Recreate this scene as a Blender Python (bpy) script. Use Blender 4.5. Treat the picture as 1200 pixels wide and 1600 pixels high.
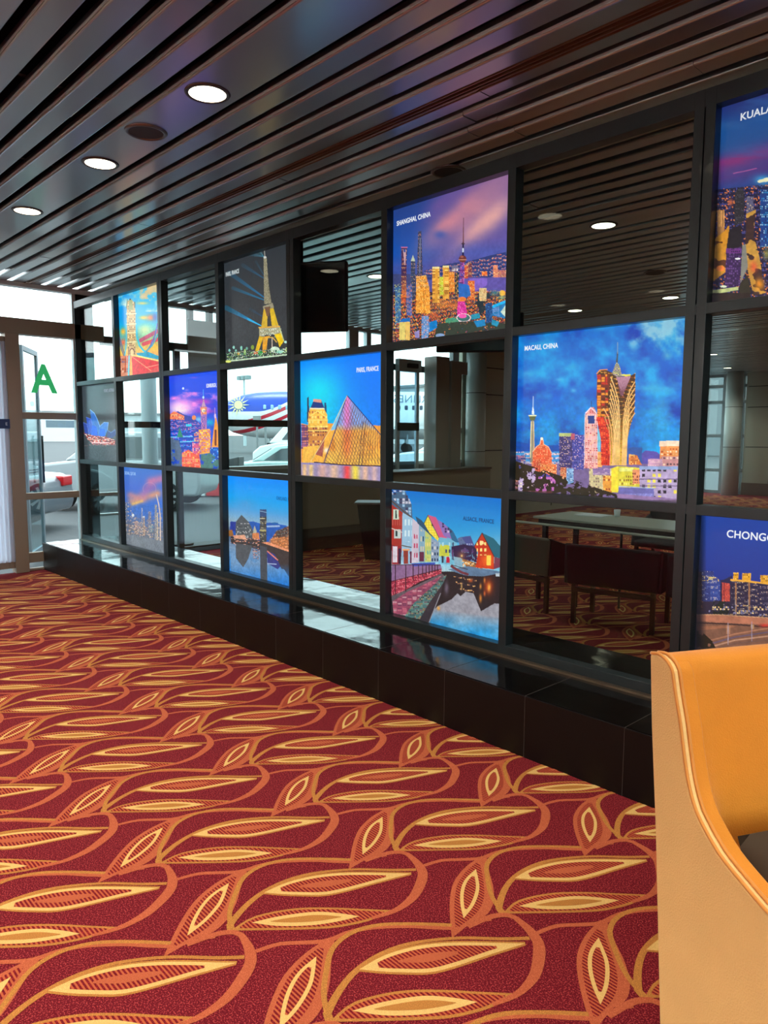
import bpy, bmesh, math, random
import numpy as np
from mathutils import Matrix, Vector
R = math.radians
for o in list(bpy.data.objects): bpy.data.objects.remove(o)
S = bpy.context.scene
COL = S.collection
random.seed(4)

# ------------------------------------------------------------------ camera
CH = 1.6664                       # eye height
cam_d = bpy.data.cameras.new('camera'); cam = bpy.data.objects.new('camera', cam_d); COL.objects.link(cam)
yaw, pit, rol = 0.8162, -0.1064, 0.0044
fw = Vector((-math.sin(yaw)*math.cos(pit), math.cos(yaw)*math.cos(pit), math.sin(pit)))
rt = Vector((math.cos(yaw), math.sin(yaw), 0)); up = rt.cross(fw)
r2 = rt*math.cos(rol)+up*math.sin(rol); u2 = -rt*math.sin(rol)+up*math.cos(rol)
cam.matrix_world = Matrix(((r2.x, u2.x, -fw.x, 0), (r2.y, u2.y, -fw.y, -3.5), (r2.z, u2.z, -fw.z, CH), (0, 0, 0, 1)))
cam_d.sensor_fit = 'HORIZONTAL'; cam_d.sensor_width = 36; cam_d.lens = 36*1146.7/1200
cam_d.clip_start = 0.05; cam_d.clip_end = 600
S.camera = cam

# ------------------------------------------------------------------ world, exposure, daylight
S.view_settings.view_transform = 'Standard'; S.view_settings.look = 'None'
S.view_settings.exposure = 0.0; S.view_settings.gamma = 1; S.view_settings.use_curve_mapping = False
W = bpy.data.worlds.new('sky'); S.world = W; W.use_nodes = True
wn = W.node_tree.nodes; wl = W.node_tree.links; wn.clear()
wo = wn.new('ShaderNodeOutputWorld'); bg = wn.new('ShaderNodeBackground')
tc = wn.new('ShaderNodeTexCoord'); sx = wn.new('ShaderNodeSeparateXYZ'); rp = wn.new('ShaderNodeValToRGB')
wl.new(tc.outputs['Generated'], sx.inputs[0]); wl.new(sx.outputs['Z'], rp.inputs[0])
rp.color_ramp.elements[0].position = 0.0; rp.color_ramp.elements[0].color = (.90, .97, 1, 1)
rp.color_ramp.elements[1].position = 0.6; rp.color_ramp.elements[1].color = (.72, .90, 1, 1)
wl.new(rp.outputs[0], bg.inputs[0]); bg.inputs[1].default_value = 4.0; wl.new(bg.outputs[0], wo.inputs[0])

def light(name, kind, loc, energy, color=(1, 1, 1), size=.1, target=None, **kw):
    d = bpy.data.lights.new(name, kind); d.energy = energy; d.color = color
    o = bpy.data.objects.new(name, d); COL.objects.link(o); o.location = loc
    if target is not None: o.rotation_euler = (Vector(target)-Vector(loc)).to_track_quat('-Z', 'Y').to_euler()
    for k, v in kw.items(): setattr(d, k, v)
    return o
sun = light('daylight_sun', 'SUN', (-40, 10, 60), 2.2, (1, .97, .92), target=(-20, 5, 0)); sun.data.angle = R(20)
# portal: the glazed end of the building, where the daylight comes in
pt = light('daylight_portal', 'AREA', (-9.55, 0.5, 1.75), 1, target=(0, 0.5, 1.75), shape='RECTANGLE', size=15.0)
pt.data.size_y = 3.3; pt.data.cycles.is_portal = True

pt2 = light('fill_window_portal', 'AREA', (3.15, -3.85, 1.8), 1, target=(0, -3.85, 1.8), shape='RECTANGLE', size=5.3)  # portal for the added side window
pt2.data.size_y = 2.8; pt2.data.cycles.is_portal = True
LAMP_E = 100; LAMP_C = (1, .90, .78)

# ------------------------------------------------------------------ helpers
def srgb(c): return tuple(((v/255)/12.92 if v/255 <= .04045 else (((v/255)+.055)/1.055)**2.4) for v in c)
MATS = {}
def mat(name, rgb=(128, 128, 128), rough=.5, metal=0, lin=None, emit=0, spec=.5, noise=0, nscale=20, bump=0, bscale=60, coat=0, sheen=0, alpha=1, emit_rgb=None):
    if name in MATS: return MATS[name]
    m = bpy.data.materials.new(name); m.use_nodes = True; nt = m.node_tree; b = nt.nodes['Principled BSDF']
    c = lin or srgb(rgb)
    b.inputs['Base Color'].default_value = (*c, 1); b.inputs['Roughness'].default_value = rough
    b.inputs['Metallic'].default_value = metal; b.inputs['Specular IOR Level'].default_value = spec
    b.inputs['Coat Weight'].default_value = coat; b.inputs['Coat Roughness'].default_value = .05
    if sheen: b.inputs['Sheen Weight'].default_value = sheen; b.inputs['Sheen Roughness'].default_value = .35
    if emit: b.inputs['Emission Color'].default_value = (*srgb(emit_rgb or rgb), 1); b.inputs['Emission Strength'].default_value = emit
    if noise or bump:
        t = nt.nodes.new('ShaderNodeTexCoord'); n = nt.nodes.new('ShaderNodeTexNoise'); n.inputs['Scale'].default_value = nscale; n.inputs['Detail'].default_value = 4
        nt.links.new(t.outputs['Object'], n.inputs['Vector'])
        if noise:
            x = nt.nodes.new('ShaderNodeMix'); x.data_type = 'RGBA'; x.inputs['A'].default_value = (*[v*(1-noise) for v in c], 1); x.inputs['B'].default_value = (*[min(1, v*(1+noise)) for v in c], 1)
            nt.links.new(n.outputs['Fac'], x.inputs['Factor']); nt.links.new(x.outputs['Result'], b.inputs['Base Color'])
        if bump:
            n2 = nt.nodes.new('ShaderNodeTexNoise'); n2.inputs['Scale'].default_value = bscale; nt.links.new(t.outputs['Object'], n2.inputs['Vector'])
            bp = nt.nodes.new('ShaderNodeBump'); bp.inputs['Strength'].default_value = bump; bp.inputs['Distance'].default_value = .01
            nt.links.new(n2.outputs['Fac'], bp.inputs['Height']); nt.links.new(bp.outputs['Normal'], b.inputs['Normal'])
    MATS[name] = m; return m
def translucent(name, rgb):
    m = bpy.data.materials.new(name); m.use_nodes = True; nt = m.node_tree; nt.nodes.clear(); o = nt.nodes.new('ShaderNodeOutputMaterial')
    a = nt.nodes.new('ShaderNodeBsdfDiffuse'); b = nt.nodes.new('ShaderNodeBsdfTranslucent'); x = nt.nodes.new('ShaderNodeMixShader')
    for n in (a, b): n.inputs[0].default_value = (*srgb(rgb), 1)
    nt.links.new(a.outputs[0], x.inputs[1]); nt.links.new(b.outputs[0], x.inputs[2]); nt.links.new(x.outputs[0], o.inputs[0]); return m
def glass_mat(name, tint, refl, rough=0.0, rtint=(1, 1, 1)):
    m = bpy.data.materials.new(name); m.use_nodes = True; nt = m.node_tree; nt.nodes.clear()
    o = nt.nodes.new('ShaderNodeOutputMaterial'); tr = nt.nodes.new('ShaderNodeBsdfTransparent'); g = nt.nodes.new('ShaderNodeBsdfGlossy'); x = nt.nodes.new('ShaderNodeMixShader')
    tr.inputs[0].default_value = (*tint, 1); g.inputs['Color'].default_value = (*rtint, 1); g.inputs['Roughness'].default_value = rough
    ge = nt.nodes.new('ShaderNodeNewGeometry'); dt = nt.nodes.new('ShaderNodeVectorMath'); dt.operation = 'DOT_PRODUCT'
    nt.links.new(ge.outputs['Incoming'], dt.inputs[0]); nt.links.new(ge.outputs['Normal'], dt.inputs[1])
    def mm(op, a, bv=None):
        n = nt.nodes.new('ShaderNodeMath'); n.operation = op
        if isinstance(a, (int, float)): n.inputs[0].default_value = a
        else: nt.links.new(a, n.inputs[0])
        if bv is not None: n.inputs[1].default_value = bv
        return n.outputs[0]
    sv = mm('MULTIPLY', mm('ABSOLUTE', dt.outputs['Value']), -1.0); sv = mm('POWER', mm('ADD', sv, 1.0), 5.0)
    r0 = .02+refl; ad = nt.nodes.new('ShaderNodeMath'); ad.operation = 'MULTIPLY_ADD'; nt.links.new(sv, ad.inputs[0]); ad.inputs[1].default_value = 1-r0; ad.inputs[2].default_value = r0
    nt.links.new(ad.outputs[0], x.inputs[0]); nt.links.new(tr.outputs[0], x.inputs[1]); nt.links.new(g.outputs[0], x.inputs[2]); nt.links.new(x.outputs[0], o.inputs[0])
    MATS[name] = m; return m

class MB:
    def __init__(s): s.v = []; s.f = []; s.mi = []
    def add(s, vs, fs, mi=0):
        k = len(s.v); s.v += [tuple(v) for v in vs]; s.f += [tuple(i+k for i in f) for f in fs]; s.mi += [mi]*len(fs)
    def box(s, a, b, mi=0, M=None):
        x0, y0, z0 = a; x1, y1, z1 = b
        vs = [(x0, y0, z0), (x1, y0, z0), (x1, y1, z0), (x0, y1, z0), (x0, y0, z1), (x1, y0, z1), (x1, y1, z1), (x0, y1, z1)]
        if M: vs = [M @ Vector(v) for v in vs]
        s.add(vs, [(3, 2, 1, 0), (4, 5, 6, 7), (0, 1, 5, 4), (1, 2, 6, 5), (2, 3, 7, 6), (3, 0, 4, 7)], mi)
    def prism(s, prof, axis, a, b, mi=0, caps=True, M=None):
        # prof: list of 2-D points, extruded along axis from a to b
        def P(p, t):
            q = (t, p[0], p[1]) if axis == 0 else (p[0], t, p[1]) if axis == 1 else (p[0], p[1], t)
            return M @ Vector(q) if M else q
        n = len(prof); vs = [P(p, a) for p in prof]+[P(p, b) for p in prof]
        fs = [(i, (i+1) % n, n+(i+1) % n, n+i) for i in range(n)]
        if caps: fs += [tuple(range(n))[::-1], tuple(range(n, 2*n))]
        s.add(vs, fs, mi)
    def cyl(s, c, r, h, n=24, axis=2, mi=0, r2=None):
        r2 = r if r2 is None else r2
        vs = []
        for t, rr in ((0, r), (h, r2)):
            for i in range(n):
                a = 2*math.pi*i/n; u, w = rr*math.cos(a), rr*math.sin(a)
                vs.append((c[0]+u, c[1]+w, c[2]+t) if axis == 2 else (c[0]+t, c[1]+u, c[2]+w) if axis == 0 else (c[0]+u, c[1]+t, c[2]+w))
        s.add(vs, [(i, (i+1) % n, n+(i+1) % n, n+i) for i in range(n)]+[tuple(range(n))[::-1], tuple(range(n, 2*n))], mi)
    def lathe(s, c, prof, n=32, mi=0):
        vs = []; m = len(prof)
        for i in range(n):
            a = 2*math.pi*i/n
            vs += [(c[0]+r*math.cos(a), c[1]+r*math.sin(a), c[2]+z) for r, z in prof]
        s.add(vs, [(i*m+j, ((i+1) % n)*m+j, ((i+1) % n)*m+j+1, i*m+j+1) for i in range(n) for j in range(m-1)], mi)
    def tube(s, pts, r, n=8, mi=0, cap=True):
        pts = [Vector(p) for p in pts]; vs = []; m = len(pts)
        for i, p in enumerate(pts):
            d = (pts[min(i+1, m-1)]-pts[max(i-1, 0)]).normalized(); a = Vector((0, 0, 1)) if abs(d.z) < .9 else Vector((1, 0, 0))
            u = d.cross(a).normalized(); w = d.cross(u)
            vs += [p+u*r*math.cos(2*math.pi*k/n)+w*r*math.sin(2*math.pi*k/n) for k in range(n)]
        fs = [(i*n+k, i*n+(k+1) % n, (i+1)*n+(k+1) % n, (i+1)*n+k) for i in range(m-1) for k in range(n)]
        if cap: fs += [tuple(range(n))[::-1], tuple(range((m-1)*n, m*n))]
        s.add(vs, fs, mi)
    def build(s, name, mats, parent=None, smooth=False, bevel=0, seg=2, loc=None, rz=0):
        me = bpy.data.meshes.new(name); me.from_pydata(s.v, [], s.f)
        for m in (mats if isinstance(mats, (list, tuple)) else [mats]): me.materials.append(m)
        me.polygons.foreach_set('material_index', s.mi)
        bm = bmesh.new(); bm.from_mesh(me); bmesh.ops.recalc_face_normals(bm, faces=bm.faces); bm.to_mesh(me); bm.free()
        o = bpy.data.objects.new(name, me); COL.objects.link(o)
        if parent: o.parent = parent
        if smooth:
            me.polygons.foreach_set('use_smooth', [True]*len(me.polygons))
        if bevel:
            b = o.modifiers.new('bevel', 'BEVEL'); b.width = bevel; b.segments = seg; b.limit_method = 'ANGLE'; b.angle_limit = R(40)
            me.polygons.foreach_set('use_smooth', [True]*len(me.polygons))
            w = o.modifiers.new('wn', 'WEIGHTED_NORMAL'); w.keep_sharp = True
        if loc is not None: o.location = loc
        if rz: o.rotation_euler.z = rz
        return o
def tag(o, label=None, cat=None, group=None, kind=None):
    if label: o['label'] = label
    if cat: o['category'] = cat
    if group: o['group'] = group
    if kind: o['kind'] = kind
    return o
def empty(name, loc=(0, 0, 0), rz=0):
    o = bpy.data.objects.new(name, None); COL.objects.link(o); o.location = loc; o.rotation_euler.z = rz; o.empty_display_size = .2
    return o
def copy_tree(o, parent=None):
    c = o.copy(); COL.objects.link(c)
    if parent: c.parent = parent
    for ch in list(o.children): copy_tree(ch, c)
    return c
def text_mesh(name, s, size, m, parent, M, depth=.0015, align='LEFT', sx=1, bold=0.0):
    cu = bpy.data.curves.new(name, 'FONT'); cu.body = s; cu.size = size; cu.align_x = align; cu.extrude = depth; cu.offset = bold; cu.space_character = 1.05
    t = bpy.data.objects.new(name, cu); COL.objects.link(t)
    dg = bpy.context.evaluated_depsgraph_get(); me = bpy.data.meshes.new_from_object(t.evaluated_get(dg))
    bpy.data.objects.remove(t)
    me.transform(M @ Matrix.Diagonal((sx, 1, 1, 1))); me.materials.clear(); me.materials.append(m)
    o = bpy.data.objects.new(name, me); COL.objects.link(o)
    if parent: o.parent = parent
    return o

# ------------------------------------------------------------------ materials
M_slat = mat('bronze_ceiling_metal', lin=(.33, .355, .36), rough=.36, metal=.95, noise=.06, nscale=3, coat=.9)
M_slat.node_tree.nodes['Principled BSDF'].inputs['Coat Roughness'].default_value = .16
M_glint = mat('slat_edge_highlight', (205, 225, 225), rough=.4, metal=.4)  # light caught along the slat edges, put in as pale colour
M_plen = mat('plenum_black', (8, 8, 8), rough=.9, spec=.1)
M_frame = mat('dark_frame_metal', lin=(.013, .022, .026), rough=.36, metal=.3, spec=.55, coat=.1)
M_black = mat('matte_black', (12, 12, 13), rough=.6, spec=.3)
M_gran = mat('polished_black_granite', (9, 7, 7), rough=.10, spec=.6, bump=.65, bscale=3.2)
M_hone = mat('honed_black_granite', (10, 6, 6), rough=.45, spec=.25)
M_joint = mat('granite_joint', (60, 55, 50), rough=.7)
M_bronze = mat('bronze_door_metal', (150, 134, 116), rough=.4, metal=.4)
M_alu = mat('pale_aluminium', (190, 200, 202), rough=.4, metal=.3)
M_grey = mat('grey_metal_panel', (128, 132, 132), rough=.5, metal=.2)
M_beige = mat('beige_wall_panel', (172, 168, 150), rough=.5, noise=.03, nscale=2)
M_pane = glass_mat('tinted_partition_glass', (.80, .885, .88), -.009)
M_clear = glass_mat('clear_facade_glass', (.98, 1, .99), .0)
M_teal = glass_mat('green_vestibule_glass', (.60, .76, .78), .02)
M_white = mat('white_paint', (232, 236, 236), rough=.5)
M_lamp = mat('lamp_glow', (255, 240, 205), emit=7)
M_ring = mat('lamp_ring', (70, 60, 55), rough=.35, metal=.6)
M_brown = mat('brown_laminate', (84, 72, 62), rough=.5)
M_wood = mat('striped_wood_skirting', (92, 66, 48), rough=.45)
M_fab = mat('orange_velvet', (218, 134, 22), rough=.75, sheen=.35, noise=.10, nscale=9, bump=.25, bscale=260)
M_fab_lit = mat('lit_orange_velvet', (238, 198, 126), rough=.8, sheen=.25, noise=.08, nscale=7, bump=.3, bscale=220)  # outer copy of the orange velvet, paled for the light falling on it
M_pipe = mat('piping_velvet', (214, 140, 58), rough=.7, sheen=.3)
M_pill = mat('dark_brown_velvet', (60, 40, 14), rough=.8, sheen=.1, noise=.2, nscale=6)

# ------------------------------------------------------------------ carpet floor
def fleck(name, rgb, rgb2, hatch=None, fscale=420, fpos=(.50, .60)):
    m = bpy.data.materials.new(name); m.use_nodes = True; nt = m.node_tree; b = nt.nodes['Principled BSDF']
    b.inputs['Roughness'].default_value = .95; b.inputs['Specular IOR Level'].default_value = .15
    g = nt.nodes.new('ShaderNodeNewGeometry'); n = nt.nodes.new('ShaderNodeTexNoise'); n.inputs['Scale'].default_value = fscale; n.inputs['Detail'].default_value = 2
    nt.links.new(g.outputs['Position'], n.inputs['Vector'])
    r = nt.nodes.new('ShaderNodeValToRGB'); r.color_ramp.elements[0].position = fpos[0]; r.color_ramp.elements[1].position = fpos[1]
    r.color_ramp.elements[0].color = (*srgb(rgb), 1); r.color_ramp.elements[1].color = (*srgb(rgb2), 1)
    nt.links.new(n.outputs['Fac'], r.inputs[0]); out = r.outputs[0]
    if hatch:
        s = nt.nodes.new('ShaderNodeSeparateXYZ'); nt.links.new(g.outputs['Position'], s.inputs[0])
        a = nt.nodes.new('ShaderNodeMath'); a.operation = 'MULTIPLY'; a.inputs[1].default_value = 1/.0125; nt.links.new(s.outputs['Y'], a.inputs[0])
        f = nt.nodes.new('ShaderNodeMath'); f.operation = 'FRACT'; nt.links.new(a.outputs[0], f.inputs[0])
        c = nt.nodes.new('ShaderNodeMath'); c.operation = 'GREATER_THAN'; c.inputs[1].default_value = .52; nt.links.new(f.outputs[0], c.inputs[0])
        x = nt.nodes.new('ShaderNodeMix'); x.data_type = 'RGBA'; nt.links.new(c.outputs[0], x.inputs['Factor']); nt.links.new(out, x.inputs['A']); x.inputs['B'].default_value = (*srgb(hatch), 1); out = x.outputs['Result']
    nt.links.new(out, b.inputs['Base Color'])
    bp = nt.nodes.new('ShaderNodeBump'); bp.inputs['Strength'].default_value = .5; bp.inputs['Distance'].default_value = .004
    nt.links.new(n.outputs['Fac'], bp.inputs['Height']); nt.links.new(bp.outputs['Normal'], b.inputs['Normal'])
    return m
C_RED, C_ORG, C_OCH, C_YEL = (98, 12, 26), (174, 86, 54), (168, 112, 54), (216, 176, 104)
MC = [fleck('carpet_red', C_RED, (166, 62, 62), fscale=210, fpos=(.52, .62)), fleck('carpet_orange', C_ORG, (204, 110, 74)), fleck('carpet_ochre', C_OCH, (210, 142, 66)),
      fleck('carpet_yellow', C_YEL, (236, 196, 120)), fleck('carpet_hatch', C_RED, (160, 40, 40), hatch=(186, 92, 56)), fleck('carpet_hatch_dark', (110, 16, 28), (150, 30, 36), hatch=(190, 80, 50))]
def smooth(pts, n=5, closed=False):
    P = [np.array(p, float) for p in pts]; out = []; m = len(P)
    rng = range(m if closed else m-1)
    for i in rng:
        p0 = P[(i-1) % m] if closed or i > 0 else P[i]; p1 = P[i]; p2 = P[(i+1) % m]; p3 = P[(i+2) % m] if closed or i+2 < m else P[min(i+1, m-1)]
        for k in range(n):
            t = k/n; out.append(.5*((2*p1)+(-p0+p2)*t+(2*p0-5*p1+4*p2-p3)*t*t+(-p0+3*p1-3*p2+p3)*t**3))
    if not closed: out.append(P[-1])
    return out
tile_v, tile_f, tile_m = [], [], []
def c_strip(A, B, z, mi):
    k = len(tile_v); n = len(A)
    for a, b in zip(A, B): tile_v.append((a[0], a[1], z)); tile_v.append((b[0], b[1], z))
    for i in range(n-1): tile_f.append((k+2*i, k+2*i+1, k+2*i+3, k+2*i+2)); tile_m.append(mi)
def resample(pts, n):
    P = np.array(pts); d = np.r_[0, np.cumsum(np.hypot(*np.diff(P, axis=0).T))]; t = np.linspace(0, d[-1], n)
    return np.stack([np.interp(t, d, P[:, 0]), np.interp(t, d, P[:, 1])], 1)
def ribbon(pts, w, z, mi):
    P = resample(smooth(pts), 26); T = np.gradient(P, axis=0); T /= np.linalg.norm(T, axis=1)[:, None]; N = np.stack([-T[:, 1], T[:, 0]], 1)
    ws = np.interp(np.linspace(0, 1, len(P)), np.linspace(0, 1, len(w)), w)[:, None]/2
    c_strip(P+N*ws, P-N*ws, z, mi)
def leaf(A, B, z, mi):            # region between two edges sharing end points
    c_strip(resample(smooth(A), 18), resample(smooth(B), 18), z, mi)
def inset(A, B, d):               # shrink a leaf: pull both edges to its spine
    a = resample(smooth(A), 18); b = resample(smooth(B), 18); c = (a+b)/2
    k = np.linalg.norm(a-b, axis=1)[:, None]; f = np.clip((k-2*d)/np.maximum(k, 1e-6), .0, 1)
    keep = (f[:, 0] > 0.02); i0, i1 = np.argmax(keep), len(keep)-np.argmax(keep[::-1])
    return (c+(a-c)*f)[i0:i1].tolist(), (c+(b-c)*f)[i0:i1].tolist()
Z1, Z2, Z3, Z4, Z5 = .0006, .0012, .0018, .0024, .0030
sL = [(.123, -.232), (.064, -.174), (0, -.105), (-.055, -.033), (-.086, .027), (-.11, .115), (-.115, .215)]
sR = [(.123, -.232), (.118, -.15), (.114, -.074), (.09, -.004), (.05, .054), (-.02, .128), (-.115, .215)]
leaf(sL, sR, Z1, 1); a, b = inset(sL, sR, .017); leaf(a, b, Z2, 4)
qL = [(.085, -.128), (.03, -.081), (-.021, -.022), (-.057, .045), (-.072, .127)]
qR = [(.085, -.128), (.063, -.046), (.018, .038), (-.036, .095), (-.072, .127)]
a, b = inset(qL, qR, -.006)
leaf(qL, qR, Z3, 3); a, b = inset(qL, qR, .013); leaf(a, b, Z4, 4)
uA = [(.022, -.552), (.029, -.457), (.065, -.357), (.119, -.272), (.184, -.198), (.253, -.128), (.305, -.075)]
uB = [(.022, -.552), (.08, -.504), (.13, -.455), (.182, -.398), (.217, -.323), (.26, -.198), (.305, -.075)]
leaf([(p[0]-.006, p[1]+.006) for p in uA], [(p[0]+.006, p[1]-.006) for p in uB], Z1, 2)
leaf(uA, uB, Z2, 3); a, b = inset(uA, uB, .016); leaf(a, b, Z3, 4)
a, b = inset(uA, uB, .043); leaf(a, b, Z4, 1)
vA = [(.119, -.749), (.11, -.652), (.169, -.525), (.257, -.423), (.33, -.355), (.413, -.276)]
vB = [(.119, -.749), (.221, -.635), (.332, -.504), (.38, -.42), (.405, -.35), (.413, -.276)]
leaf(vA, vB, Z1, 2); a, b = inset(vA, vB, .011); leaf(a, b, Z2, 4)
wA = [(.133, -.677), (.17, -.588), (.232, -.487), (.297, -.427), (.359, -.385)]
wB = [(.133, -.677), (.207, -.622), (.281, -.538), (.327, -.461), (.359, -.385)]
leaf(wA, wB, Z3, 3); a, b = inset(wA, wB, .018); leaf(a, b, Z4, 2)
ribbon([(.119, -.749), (.092, -.738), (.041, -.641), (.017, -.548), (.019, -.447), (.052, -.344), (.136, -.218), (.24, -.112), (.299, -.043)], [.026, .022, .018, .014, .014, .016], Z1+.0001, 2)
ribbon([(.123, -.15), (.144, -.05), (.184, .002), (.236, 0), (.292, -.017), (.341, -.049), (.387, -.12), (.414, -.186), (.42, -.274), (.395, -.36)], [.02, .024, .022, .036, .04, .034, .022, .014], Z2+.0002, 1)
ribbon([(.302, -.002), (.325, .074), (.377, .14), (.421, .2), (.436, .273), (.466, .341), (.513, .403), (.56, .455), (.61, .50), (.67, .56)], [.016, .018, .02, .02, .018, .02], Z1+.0002, 1)
ribbon([(-.103, .215), (-.028, .138), (.034, .082), (.085, .02), (.112, -.04), (.118, -.1), (.15, -.06)], [.02, .022, .022, .024, .02], Z1+.0003, 1)
ribbon([(.08, -.184), (-.015, -.277), (-.093, -.371), (-.124, -.465), (-.108, -.554), (-.048, -.627), (.032, -.702), (.119, -.75)], [.016, .016, .018, .018, .016], Z1+.0004, 2)
TV, TM = np.array(tile_v), np.array(tile_m)
RX0, RX1, RY0, RY1 = -9.3, 3.0, -7.0, 18.0
o0 = np.array([-2.148, -1.541])      # one small leaf's centre
ta, tb = np.array([.5265, 0]), np.array([-.042, -.7425])
fl_v = [np.array([[RX0, RY0, 0], [RX1, RY0, 0], [RX1, RY1, 0], [RX0, RY1, 0]])]; fl_f = [(0, 1, 2, 3)]; fl_m = [0]; k = 4
for j in range(-27, 9):
    for i in range(-20, 16):
        c = o0+ta*i+tb*j
        if not (RX0+.1 < c[0] < RX1-.5 and RY0+.7 < c[1] < RY1-.3): continue
        if c[1] > .2 and c[0] > -1 or c[1] < -3.6: continue
        v = TV+np.array([c[0], c[1], 0]); v[:, 0] = np.clip(v[:, 0], RX0+.002, RX1); fl_v.append(v)
        fl_f += [tuple(q+k for q in f) for f in tile_f]; fl_m += tile_m; k += len(TV)
me = bpy.data.meshes.new('floor'); me.from_pydata(np.concatenate(fl_v).tolist(), [], fl_f)
for m in MC: me.materials.append(m)
me.polygons.foreach_set('material_index', fl_m)
floor = bpy.data.objects.new('floor', me); COL.objects.link(floor)
tag(floor, 'red carpet with gold and orange leaf and vine pattern', kind='structure')

# ------------------------------------------------------------------ ceiling
ZC = 3.39
def slat_prof(y0, y1, h=.045, r=.010):
    p = [(y0, ZC+h), (y0, ZC+r)]
    p += [(y0+r-r*math.cos(a), ZC+r-r*math.sin(a)) for a in (R(30), R(60), R(90))]
    p += [(y1-r+r*math.sin(a), ZC+r-r*math.cos(a)) for a in (0, R(30), R(60))]
    p += [(y1, ZC+r), (y1, ZC+h)]
    return p
cm = MB(); rs = random.Random(9)
def slats(ylist, x0=-9.28, x1=3.0):
    for y0, y1 in ylist:
        wide = y1-y0 > .2
        cuts = [x0, x1] if False else [x0]+sorted(rs.uniform(x0+1, x1-1) for _ in range(2))+[x1]
        if wide: cuts = [x0, -7.9, -4.95, -1.9, x1]
        dz = 0
        for a, b in zip(cuts[:-1], cuts[1:]):
            dz = 0 if wide else rs.uniform(-.003, .003)
            pr = [(p[0], p[1]+dz) for p in slat_prof(y0, y1)]
            cm.prism(pr, 0, a+.0015, b-.0015, 0)
            if a < 4 and b > -9.3 and y0 < .2: cm.box((a+.002, y0-.0012, ZC+.0085+dz), (b-.002, y0+.0012, ZC+.021+dz), 3)  # pale highlight strip along the slat edge
def gaps(first, last, skip, start_y, end_y, ph):
    ys = []; k = first
    while k <= last:
        if k not in skip: ys.append(ph+.184*k)
        k += 1
    out = []; prev = start_y
    for g in ys:
        if g > prev+.02: out.append((prev, g))
        prev = g+.064
    if end_y > prev+.02: out.append((prev, end_y))
    return out
GP = -2.402
slats(gaps(-24, 14, (5, -14, -9-5), -7.0, .36, GP))
GN = 2.13-.032
slats(gaps(-9, 86, (0, 19, 38, 57, 76), .43, 18.0, GN))
cm.box((RX0, RY0, 3.52), (RX1, RY1, 3.56), 1)
for x in np.arange(-8.9, 3, 1.2): cm.box((x, RY0, 3.446), (x+.03, RY1, 3.475), 2)
ceiling = cm.build('ceiling', [M_slat, M_plen, M_black, M_glint]); tag(ceiling, 'slatted dark bronze metal ceiling', kind='structure')
# the double-lipped track in the fifth gap from the partition
tk = MB()
for y in (-.562, -.532, -.508, -.482): tk.box((RX0+.03, y, ZC-.006), (2.98, y+.006, ZC+.03))
tk.box((RX0+.03, -.562, ZC+.012), (2.98, -.532, ZC+.02)); tk.box((RX0+.03, -.502, ZC+.012), (2.98, -.482, ZC+.02))
o = tk.build('trim_1', mat('brown_track', (120, 84, 62), rough=.35, metal=.7)); tag(o, 'brown twin-lipped metal track along the ceiling slats', kind='structure')

# ------------------------------------------------------------------ walls
def wallbox(name, a, b, m, label):
    w = MB(); w.box(a, b); o = w.build(name, m); return tag(o, label, kind='structure')
wr_ = MB(); wr_.box((RX1, RY0, 0), (RX1+.1, RY1, .4)); wr_.box((RX1, RY0, 3.2), (RX1+.1, RY1, 3.56)); wr_.box((RX1, RY0, .4), (RX1+.1, -6.5, 3.2)); wr_.box((RX1, -1.2, .4), (RX1+.1, RY1, 3.2))
tag(wr_.build('wall_right', M_beige), 'beige side wall with an added fill-light window, right of the viewer', kind='structure')
wn_ = MB()  # unseen side window, added to let in neutral fill daylight
for y in (-6.5, -5.2, -3.9, -2.6, -1.26): wn_.box((RX1+.02, y, .4), (RX1+.08, y+.06, 3.2))
wn_.box((RX1+.02, -6.5, .4), (RX1+.08, -1.2, .46)); wn_.box((RX1+.02, -6.5, 3.14), (RX1+.08, -1.2, 3.2)); o = wn_.build('fill_window', M_grey); tag(o, 'grey frame of an added fill-light window right of the viewer', kind='structure')
gp = MB(); gp.box((RX1+.045, -6.5, .4), (RX1+.051, -1.2, 3.2)); gp.build('glass_pane', M_clear, o)
wallbox('wall_front', (RX0, RY0-.1, 0), (RX1, RY0, 3.56), M_white, 'unseen wall behind the camera, made white to bounce light')  # white chosen so the wall throws light back at the slat edges
wf = MB(); wf.box((-8.15, 17.98, 0), (RX1, 18.1, 3.56), 0)
for x in (-7.45, -6.4, -5.3, -4.2): wf.box((x, 17.97, .34), (x+.02, 17.985, 3.5), 1)
for z in (1.33, 2.43, 3.0): wf.box((-8.1, 17.97, z), (-3, 17.985, z+.02), 1)
wfo = wf.build('wall_back', [M_beige, mat('panel_joint', (40, 38, 34), rough=.8)]); tag(wfo, 'beige panelled far wall seen through the glass partition', kind='structure')
bs = MB(); bs.box((-8.15, 17.95, 0), (RX1, 17.98, .34)); o = bs.build('baseboard_back', M_wood); tag(o, 'striped wood skirting at foot of the far wall', kind='structure')

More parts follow.
